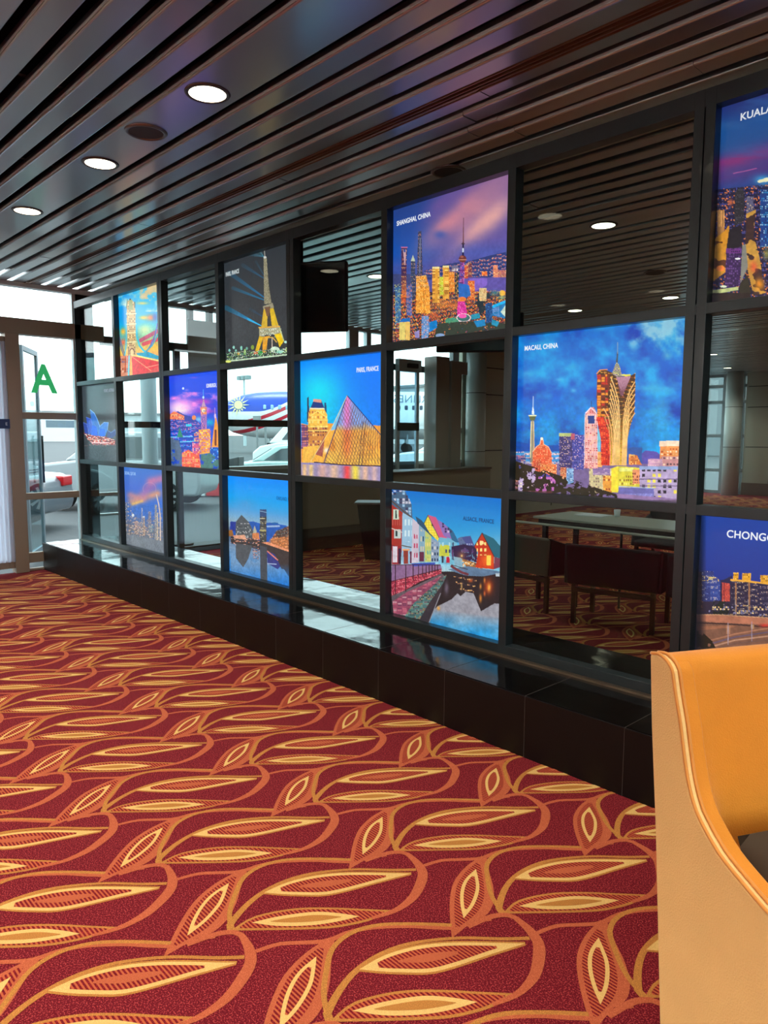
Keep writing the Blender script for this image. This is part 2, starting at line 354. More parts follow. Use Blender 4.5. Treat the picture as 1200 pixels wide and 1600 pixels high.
# end wall (left in the photo): glazed facade at x = -9.3
XE = -9.3
fr = MB()
fr.box((XE-.06, -2.0, 3.34), (XE+.06, 7.6, 3.395), 1)             # pale strip under the ceiling
fr.box((XE-.1, -2.0, 2.80), (XE+.06, .36, 2.98), 0)                 # door beam
fr.box((XE-.1, .36, 2.77), (XE+.04, 7.25, 2.87), 2)
fr.box((XE-.05, -.012, 0), (XE+.03, .03, 3.36), 1)
fr.box((XE-.1, .03, 0), (XE+.03, .24, 3.38), 2)                    # dark post behind the partition end
for z0, z1 in ((.86, .94), (1.82, 1.90), (.10, .22)): fr.box((XE-.04, -.65, z0), (XE+.03, -.012, z1), 0)
fr.box((XE-.04, -.65, 0), (XE+.03, -.012, .03), 0)
fr.box((XE-.08, -.80, 0), (XE+.08, -.65, 2.8), 0)                 # bronze jamb
fr.box((XE-.06, -2.05, 0), (XE+.05, -1.95, 3.36), 0)
fr.box((XE-.05, .24, 1.73), (XE+.03, 1.3, 1.81), 2)               # door rails behind
fr.box((XE-.05, 2.05, 1.76), (XE+.03, 5.3, 1.86), 2)
fr.box((XE-.06, 2.05, 1.12), (XE+.05, 7.25, 1.18), 1)
fr.box((XE-.05, 2.05, 0), (XE+.04, 7.25, 1.12), 3)
fr.box((XE-.04, 1.33, 0), (XE+.03, 1.41, 2.78), 2)
fr.box((XE-.04, .24, 0), (XE+.03, 2.05, .08), 2)
fr.box((XE-.04, .24, .86), (XE+.03, .95, .90), 1)
fr.box((XE-.04, .24, .60), (XE+.03, .95, .63), 1)
for y0, y1, c in ((4.42, 4.62, 1), (4.8, 4.9, 1), (3.3, 3.38, 2), (1.55, 1.62, 2), (1.85, 1.92, 2)): fr.box((XE-.05, y0, 2.85), (XE+.04, y1, 3.36), c)
fr.box((XE+.035, 1.52, 1.2), (XE+.05, 2.04, 3.2), 3); fr.box((XE-.05, 6.95, 1.15), (XE+.05, 7.12, 3.36), 3); fr.box((XE-.05, 6.55, 1.68), (XE+.03, 7.25, 1.78), 3)
fr.box((XE-.05, 5.25, 0), (XE+.04, 5.4, 3.36), 3)
fr.box((XE-.05, 6.5, 1.1), (XE+.04, 6.58, 2.8), 3)
wl_o = fr.build('window_1', [M_bronze, M_alu, M_black, M_grey], bevel=.004); tag(wl_o, 'glazed entrance facade framed in bronze and dark metal', kind='structure')
gp = MB(); gp.box((XE-.006, -2.05, .05), (XE, 7.25, 3.35)); gp.build('glass_pane', M_clear, wl_o)
w2 = MB(); w2.box((XE-.08, 7.25, 0), (XE+.02, 16.0, 3.5), 0)
for z in (1.33, 2.43, 2.95): w2.box((XE+.02, 7.56, z), (XE+.03, 15.9, z+.022), 1)
for y in (7.56, 8.9, 10.3, 11.7, 13.1, 14.5): w2.box((XE+.02, y, .1), (XE+.03, y+.022, 3.4), 1)
o = w2.build('wall_left', [mat('olive_grey_panel', (176, 174, 152), rough=.5), MATS['panel_joint']]); tag(o, 'olive grey panelled wall beyond the round column', kind='structure')
w2 = MB(); w2.box((XE-.1, RY0, 0), (XE+.02, -2.05, 3.5)); o = w2.build('wall_left_front', MATS['olive_grey_panel']); tag(o, 'unseen olive grey wall left of the entrance, made solid to block sky glare', kind='structure')  # unseen stretch closed off to keep sky reflections out of the panes
# far corner glazing
w3 = MB()
for y in (16.0, 16.9, 17.9): w3.box((XE-.05, y, 0), (XE+.06, y+.1, 3.4))
for x in (-9.3, -8.78, -8.3): w3.box((x, 17.95, 0), (x+.12, 18.05, 3.4))
for z in (0, .62, 1.6, 2.55, 3.0, 3.3):
    w3.box((XE-.05, 16, z), (XE+.04, 18, z+.09)); w3.box((XE, 17.96, z), (-8.15, 18.04, z+.09))
o = w3.build('window_2', M_grey); tag(o, 'small-paned grey metal windows in the far corner', kind='structure')
gp = MB(); gp.box((XE-.006, 16, .05), (XE, 18, 3.35)); gp.box((XE, 17.995, .05), (-8.15, 18.0, 3.35)); gp.build('glass_pane', M_clear, o)

# columns in the room behind
def column(x, y, r, label, group=None):
    c = MB(); c.cyl((x, y, 0), r, 3.39, 40); o = c.build('round_column', mat('pale_column_panel', (186, 196, 190), rough=.35), smooth=False)
    for p in o.data.polygons: p.use_smooth = len(p.vertices) == 4
    c = MB(); c.cyl((0, 0, 0), 1, 1, 3)
    for z in (1.33, 2.43): 
        j = MB(); j.cyl((x, y, z), r+.003, .012, 40); j.build('joint_band', MATS['panel_joint'], o)
    return tag(o, label, 'column', group)
column(-9.08, 7.42, .19, 'pale round column between the glazing and olive grey wall panels')
column(-8.3, 17.55, .22, 'pale round column in the far corner beside small-paned windows')
column(-6.95, 17.7, .22, 'pale round column against the panelled far wall')

# ------------------------------------------------------------------ stone plinth
PY, PZ = -.4685, .329
pl = MB(); pl.box((XE, PY+.012, 0), (RX1, .58, PZ), 0); pl.box((XE, PY, 0), (RX1, PY+.012, PZ-.004), 2)
for k in range(23):
    x = -1.605+.555*(k-14)
    if x > RX0+.1: pl.box((x-.0012, PY-.0006, 0), (x+.0012, .56, PZ+.0006), 1)
plo = pl.build('trim_2', [M_gran, M_joint, M_hone]); tag(plo, 'polished black stone plinth under the picture wall', kind='structure')

# ------------------------------------------------------------------ partition grid
XS = [-9.27, -8.129, -7.013, -5.906, -4.811, -3.735, -2.674, -1.58, -.49, .6, 1.7, 2.8]
HW = [.03, .028, .048, .028, .048, .028, .028, .05, .028, .028, .05, .028]
ZT, ZA, ZB, Zb = 3.2435, 2.2555, 1.308, .339
YB = .074
g = MB()
g.box((XE+.02, 0, PZ), (RX1, YB, Zb+.055)); g.box((XE+.02, 0, ZT-.08), (RX1, YB, ZT))
for z in (ZA, ZB): g.box((XE+.02, .0005, z-.025), (RX1, YB-.0005, z+.025))
for x, h in zip(XS, HW):
    if h > .04:
        g.box((x-h, -.001, PZ), (x-.0025, YB, ZT)); g.box((x+.0025, -.001, PZ), (x+h, YB, ZT)); g.box((x-.003, .012, PZ), (x+.003, YB, ZT))
    else: g.box((x-h, -.0005, PZ), (x+h, YB, ZT))
go = g.build('wall_back_partition', M_frame, bevel=.0022); go.name = 'window_3'; tag(go, 'dark metal grid partition holding glass and lit pictures', kind='structure')
# thin brass-coloured strip at its foot
b = MB(); b.box((XE+.05, -.03, PZ), (RX1, -.001, PZ+.012)); b.build('foot_strip', mat('dull_brass', (120, 104, 86), rough=.3, metal=.8), go)
b = MB(); b.box((RX0, .36, 3.30), (RX1, .42, 3.5)); o = b.build('trim_3', M_beige); tag(o, 'pale bulkhead behind the top of the partition', kind='structure')
RW = [(ZT-.08, ZA+.025), (ZA-.025, ZB+.025), (ZB-.025, Zb+.055)]
YP = .062
for c in range(11):
    for r in range(3):
        if (c+r) % 2 == 0:
            x0, x1 = XS[c]+HW[c], XS[c+1]-HW[c+1]; zt, zb = RW[r]
            q = MB(); q.box((x0-.004, YP, zb-.004), (x1+.004, YP+.008, zt+.004)); q.build('glass_pane', M_pane, go)

# ------------------------------------------------------------------ lit pictures (prints painted point by point)
m = bpy.data.materials.new('backlit_print'); m.use_nodes = True; nt = m.node_tree; b = nt.nodes['Principled BSDF']
at = nt.nodes.new('ShaderNodeAttribute'); at.attribute_name = 'print'
nt.links.new(at.outputs['Color'], b.inputs['Emission Color']); b.inputs['Emission Strength'].default_value = 1
b.inputs['Base Color'].default_value = (.02, .02, .02, 1); b.inputs['Roughness'].default_value = .25; b.inputs['Specular IOR Level'].default_value = .3
M_print = m
def vnoise(u, v, seed, oct=4):
    out = np.zeros_like(u); amp = 1; tot = 0
    for k in range(oct):
        r = np.random.RandomState(seed+k).rand(64, 64); x = u*2**k; y = v*2**k
        xi, yi = np.floor(x).astype(int), np.floor(y).astype(int); fx, fy = x-xi, y-yi; fx = fx*fx*(3-2*fx); fy = fy*fy*(3-2*fy)
        a = r[xi % 64, yi % 64]*(1-fx)+r[(xi+1) % 64, yi % 64]*fx; c = r[xi % 64, (yi+1) % 64]*(1-fx)+r[(xi+1) % 64, (yi+1) % 64]*fx
        out += amp*(a*(1-fy)+c*fy); tot += amp; amp *= .55
    return out/tot
class Art:
    # o: origin and scale of the drawing frame; quad: the sheet's four corners in that frame's parent units
    def __init__(s, quad, n, o):
        s.nu, s.nv = n
        U, V = np.meshgrid(np.linspace(0, 1, s.nu), np.linspace(0, 1, s.nv)); s.U, s.V = U.ravel(), V.ravel()
        A = []; B = []
        for (x, y), (u, v) in zip(quad, ((0, 0), (1, 0), (1, 1), (0, 1))):
            A += [[u, v, 1, 0, 0, 0, -u*x, -v*x], [0, 0, 0, u, v, 1, -u*y, -v*y]]; B += [x, y]
        h = np.linalg.solve(np.array(A, float), np.array(B, float)); w = h[6]*s.U+h[7]*s.V+1
        s.h = h; s.x0 = (h[0]*s.U+h[1]*s.V+h[2])/w; s.y0 = (h[3]*s.U+h[4]*s.V+h[5])/w
        s.c = np.zeros((len(s.U), 3)); s.frame(*o)
    def frame(s, ox, oy, k): s.X = (s.x0-ox)*k; s.Y = (s.y0-oy)*k; s.k = k
    def mix(s, a, c): a = np.clip(a, 0, 1)[:, None]; s.c = s.c*(1-a)+np.array(c, float)*a
    def vgrad(s, st, by=None):
        v = s.V if by is None else by; ks = [q[0] for q in st]
        for i in range(3): s.c[:, i] = np.interp(v, ks, [q[1][i] for q in st])
    def inside(s, P):
        m = np.zeros(len(s.X), bool); n = len(P)
        for i in range(n):
            (x1, y1), (x2, y2) = P[i], P[(i+1) % n]
            if y1 == y2: continue
            m ^= ((y1 > s.Y) != (y2 > s.Y)) & (s.X < (x2-x1)*(s.Y-y1)/(y2-y1)+x1)
        return m
    def poly(s, P, c, a=1): s.mix(s.inside(P)*a, c)
    def rect(s, x0, y0, x1, y1, c, a=1): s.mix(((s.X >= x0) & (s.X <= x1) & (s.Y >= y0) & (s.Y <= y1))*a, c)
    def ell(s, x, y, rx, ry, c, a=1, soft=0):
        d = np.hypot((s.X-x)/rx, (s.Y-y)/ry)
        s.mix(a*(np.exp(-(d*1.5)**2) if soft else (d < 1)), c)
    def line(s, p, q, w, c, a=1, w2=None, fade=0):
        d = np.array(q, float)-p; L = d@d; t = ((s.X-p[0])*d[0]+(s.Y-p[1])*d[1])/L; tc = np.clip(t, 0, 1)
        r = np.hypot(s.X-p[0]-tc*d[0], s.Y-p[1]-tc*d[1]); ww = (w+(w2-w)*tc if w2 is not None else w)/2
        s.mix(np.clip(1.0-(r-ww)/max(1.2, s.k*.35), 0, 1)*a*(1-fade*tc), c)
    def path(s, P, w, c, a=1):
        for p, q in zip(P[:-1], P[1:]): s.line(p, q, w, c, a)
    def noise(s, f, seed, oct=4, fx=1, fy=1): return vnoise(s.X*f*fx+37, s.Y*f*fy+91, seed, oct)
    def win(s, P, dx, dy, cols, prob, seed, duty=.6, a=1):
        m = s.inside(P); i = np.floor(s.X/dx).astype(int); j = np.floor(s.Y/dy).astype(int)
        h = ((i*73856093) ^ (j*19349663) ^ (seed*83492791)) & 0xffff; r = h/65535.
        on = m & (r < prob) & ((s.X/dx-i) < duty) & ((s.Y/dy-j) < duty); k = (h//7) % len(cols)
        for q, c in enumerate(cols): s.mix((on & (k == q))*a, c)
    def speck(s, P, sz, cols, prob, seed, a=1): s.win(P, sz, sz, cols, prob, seed, .8, a)
    def bldg(s, x0, yt, x1, yb, c, cols, dx=8, dy=10, prob=.5, seed=1, slope=0):
        P = [(x0, yt), (x1, yt+slope), (x1, yb), (x0, yb)]; s.poly(P, c); s.win(P, dx, dy, cols, prob, seed)
        return P
def lin(c): c = np.clip(c/255., 0, 1); return np.where(c <= .04045, c/12.92, ((c+.055)/1.055)**2.4)
GROUP = 'lit travel pictures in the partition grid'
def picture(c, r, art, label, cap=None, capx=0, capz=0, size=.04, ccol=(235, 240, 245), sx=.8, align='LEFT', gain=1.0):
    x0, x1 = XS[c]+HW[c], XS[c+1]-HW[c+1]; zt, zb = RW[r]
    t = empty('lit_picture', ((x0+x1)/2, YP, zb)); tag(t, label, 'picture', GROUP)
    bx = MB(); bx.box(((x0-x1)/2-.006, .0, -.006), ((x1-x0)/2+.006, .045, zt-zb+.006)); bx.build('light_box', M_black, t)
    nu, nv = art.nu, art.nv
    gr = vnoise(art.U*60, art.V*60, 900+c*7+r, 4); gr2 = vnoise(art.U*17, art.V*17, 950+c*7+r, 3)      # printed grain and tone variation
    low = np.clip((art.V-.3)*4, .12, 1); art.c = art.c*(1+(.28*(gr-.5)+.16*(gr2-.5))*low)[:, None]
    co = np.stack([x0-(x0+x1)/2+art.U*(x1-x0), np.full(len(art.U), -.0015), (1-art.V)*(zt-zb)], 1)
    i = np.arange(nu*nv).reshape(nv, nu); q = np.stack([i[:-1, :-1], i[1:, :-1], i[1:, 1:], i[:-1, 1:]], -1).reshape(-1, 4)
    me = bpy.data.meshes.new('print_sheet'); me.vertices.add(len(co)); me.vertices.foreach_set('co', co.ravel())
    me.loops.add(q.size); me.loops.foreach_set('vertex_index', q.ravel()); me.polygons.add(len(q)); me.polygons.foreach_set('loop_start', np.arange(len(q))*4)
    me.update(); me.validate()
    ca = me.color_attributes.new('print', 'FLOAT_COLOR', 'POINT'); cc = np.ones((len(co), 4)); cc[:, :3] = lin(art.c)*gain; ca.data.foreach_set('color', cc.ravel())
    me.materials.append(M_print); o = bpy.data.objects.new('print_sheet', me); COL.objects.link(o); o.parent = t
    if cap:
        mc = mat('caption_%d_%d_%d' % ccol, (0, 0, 0), emit=1.0, emit_rgb=ccol)
        text_mesh('caption', cap, size, mc, t, Matrix.Translation((x0-(x0+x1)/2+capx, -.004, capz)) @ Matrix.Rotation(R(90), 4, 'X'), depth=.0005, sx=sx, align=align, bold=.0008)
    return t
DARK = (20, 22, 30)

# --- row 2: harbour city with lotus-shaped hotel tower
a = Art([(809.9, 526.4), (1078.6, 496.0), (1064.8, 785.2), (804.3, 766.3)], (380, 400), (800, 490, 5.333))
a.vgrad([(0, (0, 112, 205)), (.35, (0, 92, 205)), (.6, (0, 130, 215)), (.8, (20, 150, 220)), (1, (30, 120, 200))])
n = a.noise(.006, 3, 5); a.mix((n-.5)*3.2, (10, 170, 235)); a.mix((.45-n)*4, (0, 60, 175))
n = a.noise(.004, 8, 4, 1, 2); a.mix((n-.55)*2.5*(a.V < .6), (60, 180, 230))
a.ell(510, 640, 40, 28, (130, 215, 240), .6, 1); a.ell(395, 550, 50, 24, (110, 205, 240), .55, 1); a.ell(160, 1000, 200, 60, (20, 170, 225), .5, 1)
a.frame(920, 490, 5.333)
n = a.noise(.012, 5, 5)
a.mix(np.clip(1.3-np.hypot((a.X-640)/230, (a.Y-110)/150)+(n-.5)*2.4, 0, 1)*.8, (165, 212, 220))
a.mix(np.clip(1.0-np.hypot((a.X-370)/45, (a.Y-260)/110)+(n-.5)*1.4, 0, 1)*.5, (140, 200, 222))
a.mix(np.clip(1.0-np.hypot((a.X-650)/60, (a.Y-350)/60)+(n-.5)*1.4, 0, 1)*.6, (130, 190, 215))
a.poly([(420, 1180), (470, 1140), (560, 1150), (620, 1200), (620, 1300), (400, 1300)], (88, 78, 170))
a.poly([(300, 1130), (360, 1110), (440, 1120), (440, 1300), (300, 1300)], (40, 90, 170))
a.frame(800, 490, 5.333)
a.poly([(0, 1060), (60, 1068), (140, 1085), (200, 1100), (400, 1095), (400, 1260), (0, 1260)], (8, 78, 178))
a.rect(0, 1150, 400, 1260, (60, 150, 215)); a.speck([(0, 1150), (420, 1150), (420, 1290), (0, 1290)], 9, [(250, 190, 150), (240, 220, 230), (70, 90, 170)], .5, 3)
a.rect(0, 1250, 1200, 1560, (120, 100, 150))
# slim observation tower
a.poly([(160, 890), (178, 890), (184, 1240), (150, 1240)], (150, 140, 120)); a.line((158, 900), (150, 1200), 5, (250, 235, 160)); a.line((178, 900), (182, 1200), 4, (255, 210, 140))
a.poly([(138, 850), (198, 850), (186, 890), (148, 890)], (90, 100, 60)); a.line((138, 850), (198, 850), 7, (235, 240, 190)); a.poly([(160, 840), (183, 840), (176, 780), (168, 780)], (225, 240, 240))
a.line((172, 780), (174, 690), 4, (230, 240, 250))
# red dome casino
D = [(165, 1260), (170, 1150), (200, 1110), (230, 1090), (240, 1035), (252, 1035), (262, 1090), (300, 1110), (325, 1160), (330, 1260)]
a.poly(D, (240, 104, 60)); a.win(D, 11, 15, [(255, 170, 120), (220, 60, 40)], .8, 4); a.path(D[1:-1], 5, (255, 190, 150)); a.ell(245, 1042, 11, 12, (255, 240, 210))
a.bldg(160, 1240, 240, 1330, (225, 90, 60), [(255, 180, 120), (190, 60, 60)], 9, 12, .7, 5); a.bldg(235, 1255, 370, 1400, (240, 130, 70), [(255, 220, 160), (200, 70, 60), (255, 190, 90)], 13, 16, .8, 6)
# blocks at left foot
a.bldg(40, 1290, 190, 1480, (190, 170, 205), [(90, 60, 110), (80, 60, 120), (250, 230, 200)], 22, 22, .7, 7); a.bldg(0, 1180, 110, 1290, (60, 70, 130), [(230, 140, 150), (250, 220, 200), (110, 110, 190)], 12, 14, .7, 8)
a.bldg(0, 1300, 50, 1480, (120, 80, 90), [(240, 160, 120), (200, 130, 160)], 10, 12, .6, 9)
a.bldg(190, 1350, 360, 1480, (200, 110, 190), [(110, 50, 130), (255, 190, 210), (80, 50, 140)], 16, 20, .6, 10); a.poly([(200, 1360), (280, 1330), (330, 1360)], (80, 70, 170))
# grey twin block
P = a.bldg(390, 1005, 500, 1330, (60, 52, 110), [(120, 110, 190), (235, 200, 180), (30, 40, 90)], 9, 12, .7, 11); a.rect(388, 995, 500, 1022, (185, 200, 120))
a.bldg(500, 1010, 600, 1300, (70, 70, 160), [(120, 130, 220), (240, 200, 210), (30, 50, 120)], 9, 12, .7, 12); a.rect(488, 1000, 520, 1050, (190, 90, 110))
a.bldg(400, 1280, 450, 1400, (220, 120, 80), [(255, 210, 150), (150, 60, 60)], 9, 11, .7, 13); a.bldg(450, 1290, 510, 1420, (120, 170, 220), [(200, 230, 250), (80, 100, 170)], 12, 14, .7, 14)
# slim pale tower
P = [(595, 1290), (610, 830), (650, 780), (680, 780), (705, 830), (712, 1290)]; a.poly(P, (235, 150, 150))
for x in range(606, 712, 17): a.line((x, 840), (x-4, 1280), 5, (255, 225, 220))
a.win(P, 17, 16, [(200, 70, 70), (255, 190, 150)], .6, 15); a.rect(630, 850, 685, 915, (30, 60, 130)); a.path([(610, 830), (655, 782), (700, 830)], 7, (255, 225, 235)); a.line((660, 780), (658, 730), 3, (40, 60, 110))
a.poly([(712, 960), (735, 960), (735, 1250), (712, 1250)], (120, 200, 225)); a.bldg(710, 1150, 748, 1280, (240, 150, 80), [(255, 220, 140)], 8, 11, .6, 16)
# lotus tower
a.frame(920, 490, 5.333)
T = [(65, 510), (90, 470), (130, 465), (190, 490), (230, 525), (340, 520), (385, 495), (385, 620), (375, 840), (345, 930), (320, 1040), (310, 1265), (120, 1265), (95, 1000), (70, 900), (62, 700)]
a.poly(T, (74, 44, 22)); a.mix(a.inside(T)*np.clip((a.Y-780)/400, 0, 1)*.9, (248, 196, 40)); a.win(T, 9, 9, [(255, 190, 70), (180, 90, 30)], .35, 17, .7)
a.poly([(65, 520), (170, 500), (170, 640), (130, 660), (150, 790), (62, 760)], (120, 42, 28)); a.win([(65, 510), (150, 500), (170, 1000), (65, 900)], 34, 22, [(205, 44, 30), (250, 150, 40), (90, 30, 22)], .9, 18, .85)
a.poly([(60, 860), (120, 860), (165, 1000), (175, 1265), (100, 1265), (98, 1050)], (222, 48, 30)); a.win([(60, 860), (120, 860), (165, 1000), (175, 1265), (100, 1265), (98, 1050)], 20, 13, [(160, 20, 24), (255, 110, 50)], .7, 19)
a.poly([(225, 530), (345, 522), (278, 690)], (206, 150, 175))
for x in range(232, 345, 14): a.line((x, 530), (270+(x-285)*.15, 680), 2.5, (120, 70, 90))
for k in range(6):
    dx = k*17; yy = 560+k*52
    a.path([(180-k*2, yy-30), (215-dx*.25, yy+60), (245-dx*.45, yy+170), (255-dx*.6, yy+330), (252-dx*.75, 1262)], 6, (255, 205, 130))
    a.path([(380, yy+10), (340-k*2, yy+80), (305+k*3, yy+190), (285+k*5, yy+330), (272+k*7, 1262)], 6, (255, 200, 120))
a.path([(120, 790), (160, 860), (185, 960), (195, 1100), (195, 1262)], 6, (255, 190, 120)); a.path([(130, 860), (165, 960), (178, 1100), (172, 1262)], 5, (255, 150, 110))
a.poly([(190, 500), (215, 430), (232, 400), (255, 440), (275, 520), (235, 528)], (150, 150, 120)); a.win([(190, 500), (215, 430), (232, 400), (255, 440), (275, 520), (235, 528)], 12, 12, [(240, 230, 120), (110, 90, 130), (200, 150, 190)], .7, 20)
a.line((232, 400), (236, 320), 14, (60, 70, 80), w2=7); a.line((236, 330), (238, 240), 5, (150, 170, 190)); a.rect(275, 505, 345, 520, (225, 225, 90)); a.path([(65, 500), (90, 470), (150, 466)], 7, (240, 150, 70))
# lower right streets
P = [(330, 1170), (400, 1180), (440, 1260), (330, 1260)]; a.poly(P, (230, 130, 60)); a.win(P, 12, 14, [(255, 220, 120), (150, 60, 30)], .7, 21)
a.bldg(590, 1080, 760, 1300, (240, 150, 80), [(255, 230, 190), (190, 80, 40), (250, 180, 110)], 24, 22, .7, 22); a.rect(585, 1060, 760, 1105, (250, 220, 190)); a.rect(600, 1190, 760, 1310, (215, 150, 150)); a.win([(600, 1190), (760, 1190), (760, 1290), (600, 1290)], 28, 26, [(110, 80, 90), (255, 220, 190)], .8, 23)
a.bldg(490, 1210, 610, 1290, (200, 150, 180), [(240, 200, 200)], 14, 12, .4, 24)
a.bldg(0, 1290, 190, 1500, (215, 200, 150), [(240, 220, 160), (150, 120, 110)], 18, 24, .8, 25); a.bldg(30, 1290, 175, 1345, (150, 120, 170), [(220, 190, 210), (90, 80, 150)], 12, 12, .6, 26); a.bldg(115, 1350, 190, 1500, (240, 160, 60), [(160, 60, 40), (255, 210, 110)], 20, 26, .5, 27)
a.poly([(185, 1290), (240, 1270), (420, 1285), (420, 1480), (185, 1480)], (222, 208, 60)); a.poly([(185, 1290), (240, 1270), (240, 1490), (185, 1490)], (250, 226, 60)); a.win([(250, 1340), (420, 1340), (420, 1440), (250, 1440)], 18, 30, [(150, 110, 40), (240, 230, 120)], .8, 28, .6); a.rect(250, 1285, 370, 1315, (238, 240, 130))
a.rect(362, 1300, 420, 1420, (235, 150, 100)); a.win([(362, 1320), (420, 1320), (420, 1410), (362, 1410)], 18, 26, [(130, 60, 50)], .8, 29)
a.bldg(420, 1280, 760, 1560, (186, 166, 205), [(40, 35, 50), (245, 226, 90), (40, 35, 50), (186, 166, 205)], 44, 46, .85, 30); a.rect(420, 1272, 760, 1300, (150, 170, 215)); a.rect(420, 1375, 760, 1384, (120, 100, 140)); a.rect(420, 1432, 760, 1440, (120, 100, 140))
a.poly([(245, 1445), (540, 1460), (540, 1535), (245, 1500)], (110, 108, 180)); a.win([(300, 1460), (540, 1465), (540, 1530), (300, 1510)], 9, 100, [(150, 150, 220)], 1, 31); a.line((250, 1440), (540, 1455), 6, (180, 195, 220)); a.poly([(220, 1500), (760, 1545), (760, 1600), (220, 1600)], (150, 120, 170)); a.rect(0, 1553, 760, 1620, (70, 60, 60), .5)
n = a.noise(.03, 12, 3)
a.mix(((n > .42) & (a.Y > 1430+a.X*.33) & (a.X < 235)).astype(float), (38, 30, 14)); a.frame(800, 490, 5.333)
n = a.noise(.03, 14, 3); a.mix(((n > .40) & (a.Y > 1455) & (a.X > 290)&(a.X<640)).astype(float), (40, 34, 18)); a.rect(0, 1478, 330, 1530, (120, 60, 60), .6)
picture(6, 1, a, 'lit picture with blue sky and lotus-shaped golden tower, captioned MACAU, CHINA', 'MACAU, CHINA', .045, .815, .038)

# --- row 1: river city at dusk, pink clouds
a = Art([(614.1, 328.7), (803.5, 269.4), (798.0, 514.2), (613.0, 537.1)], (300, 360), (610, 260, 5.714))
a.vgrad([(0, (30, 62, 135)), (.3, (16, 78, 170)), (.55, (20, 84, 180)), (1, (30, 50, 110))])
d = (a.X*.78+a.Y*.62); n = a.noise(.0035, 41, 4, 1, 1.6)
a.mix(np.clip((a.X-250-(a.Y-300)*-.2)/420, 0, 1)*.75, (120, 84, 150))
for cx, cy, L, w, c, al in ((560, 450, 480, 90, (205, 130, 145), .9), (800, 330, 520, 110, (200, 132, 145), .8), (760, 560, 420, 70, (222, 160, 160), .8), (900, 470, 320, 90, (232, 170, 160), .7), (450, 330, 320, 80, (120, 84, 150), .7), (930, 200, 300, 80, (150, 110, 150), .6)):
    ux, uy = .72, -.69; dx, dy = a.X-cx, a.Y-cy; p = dx*ux+dy*uy; q = -dx*uy+dy*ux
    a.mix(np.exp(-(p/L)**2*2-(q/w)**2)*al*(.5+n), c)
a.ell(440, 610, 90, 60, (40, 80, 170), .7, 1); a.mix(np.clip((a.Y-640)/120, 0, 1)*np.clip((a.X-480)/200, 0, 1)*.7, (70, 90, 175)); a.mix(np.clip((a.Y-780)/120, 0, 1)*.5, (90, 80, 150))
a.poly([(300, 930), (500, 870), (720, 840), (900, 790), (1050, 760), (1050, 1010), (300, 1010)], (44, 60, 120)); a.speck([(300, 930), (500, 880), (720, 845), (900, 800), (1050, 765), (1050, 985), (300, 985)], 9, [(225, 120, 90), (130, 140, 190), (40, 70, 130), (70, 80, 140), (240, 170, 130)], .5, 42)
a.rect(640, 990, 1060, 1120, (96, 84, 165)); a.poly([(700, 1000), (860, 1000), (860, 1060), (760, 1110), (700, 1100)], (130, 100, 200)); 
a.rect(20, 960, 330, 1560, (60, 70, 120)); a.rect(20, 1120, 1050, 1600, (60, 50, 55))
P = [(20, 1150), (1050, 1100), (1050, 1600), (20, 1600)]
a.speck(P, 9, [(240, 120, 50), (250, 190, 90), (40, 90, 140), (30, 40, 50), (200, 60, 60), (255, 150, 60)], .75, 43); n = a.noise(.015, 44, 3); a.mix(((n > .56) & a.inside([(700, 1180), (1050, 1080), (1050, 1330), (760, 1330)])).astype(float)*.9, (24, 48, 60))
for x, y, rx, ry, c in ((560, 1240, 130, 60, (250, 130, 60)), (440, 1230, 90, 50, (250, 150, 60)), (390, 1330, 60, 60, (255, 110, 50))): a.ell(x, y, rx, ry, c, .65, 1)
a.rect(40, 1080, 90, 1400, (60, 110, 160)); a.win([(30, 1050), (90, 1050), (90, 1450), (30, 1450)], 10, 12, [(120, 180, 210), (200, 210, 120), (30, 50, 90)], .7, 45)
P = [(94, 725), (146, 725), (140, 860), (142, 1170), (94, 1170)]; a.poly(P, (70, 44, 80)); a.mix(a.inside(P)*np.clip((a.Y-960)/200, 0, 1)*.9, (250, 130, 50)); a.win(P, 8, 10, [(200, 110, 90), (255, 190, 110), (60, 40, 90)], .5, 46); a.poly([(108, 740), (138, 740), (130, 880), (122, 880)], (200, 160, 170)); a.poly([(112, 738), (134, 738), (130, 766), (116, 766)], (50, 80, 150)); a.line((96, 722), (146, 722), 8, (200, 110, 150)); a.ell(118, 1200, 34, 40, (255, 100, 60), .8, 1)
P = [(178, 845), (218, 845), (220, 1180), (176, 1180)]; a.poly(P, (52, 60, 90)); a.win(P, 8, 9, [(220, 170, 130), (40, 90, 130), (120, 120, 120)], .6, 47); a.poly([(178, 845), (198, 790), (218, 845)], (190, 200, 170))
P = [(245, 580), (272, 575), (285, 960), (232, 980)]; a.poly(P, (60, 64, 90)); a.win(P, 9, 10, [(110, 110, 140), (200, 140, 120), (30, 40, 80)], .6, 48); a.line((262, 640), (258, 950), 5, (120, 130, 160))
P = [(140, 1060), (190, 1050), (190, 1330), (140, 1330)]; a.poly(P, (70, 90, 150)); a.win(P, 8, 11, [(130, 150, 210), (240, 150, 90)], .6, 49)
P = [(225, 980), (315, 970), (345, 1080), (355, 1310), (225, 1310)]; a.poly(P, (250, 160, 50)); a.win(P, 8, 13, [(255, 206, 110), (200, 100, 40), (255, 180, 80)], .85, 50, .75); a.win([(225, 980), (315, 970), (345, 1090), (225, 1090)], 12, 12, [(130, 90, 60), (230, 200, 150)], .6, 51); a.line((290, 1110), (300, 1310), 4, (190, 110, 30))
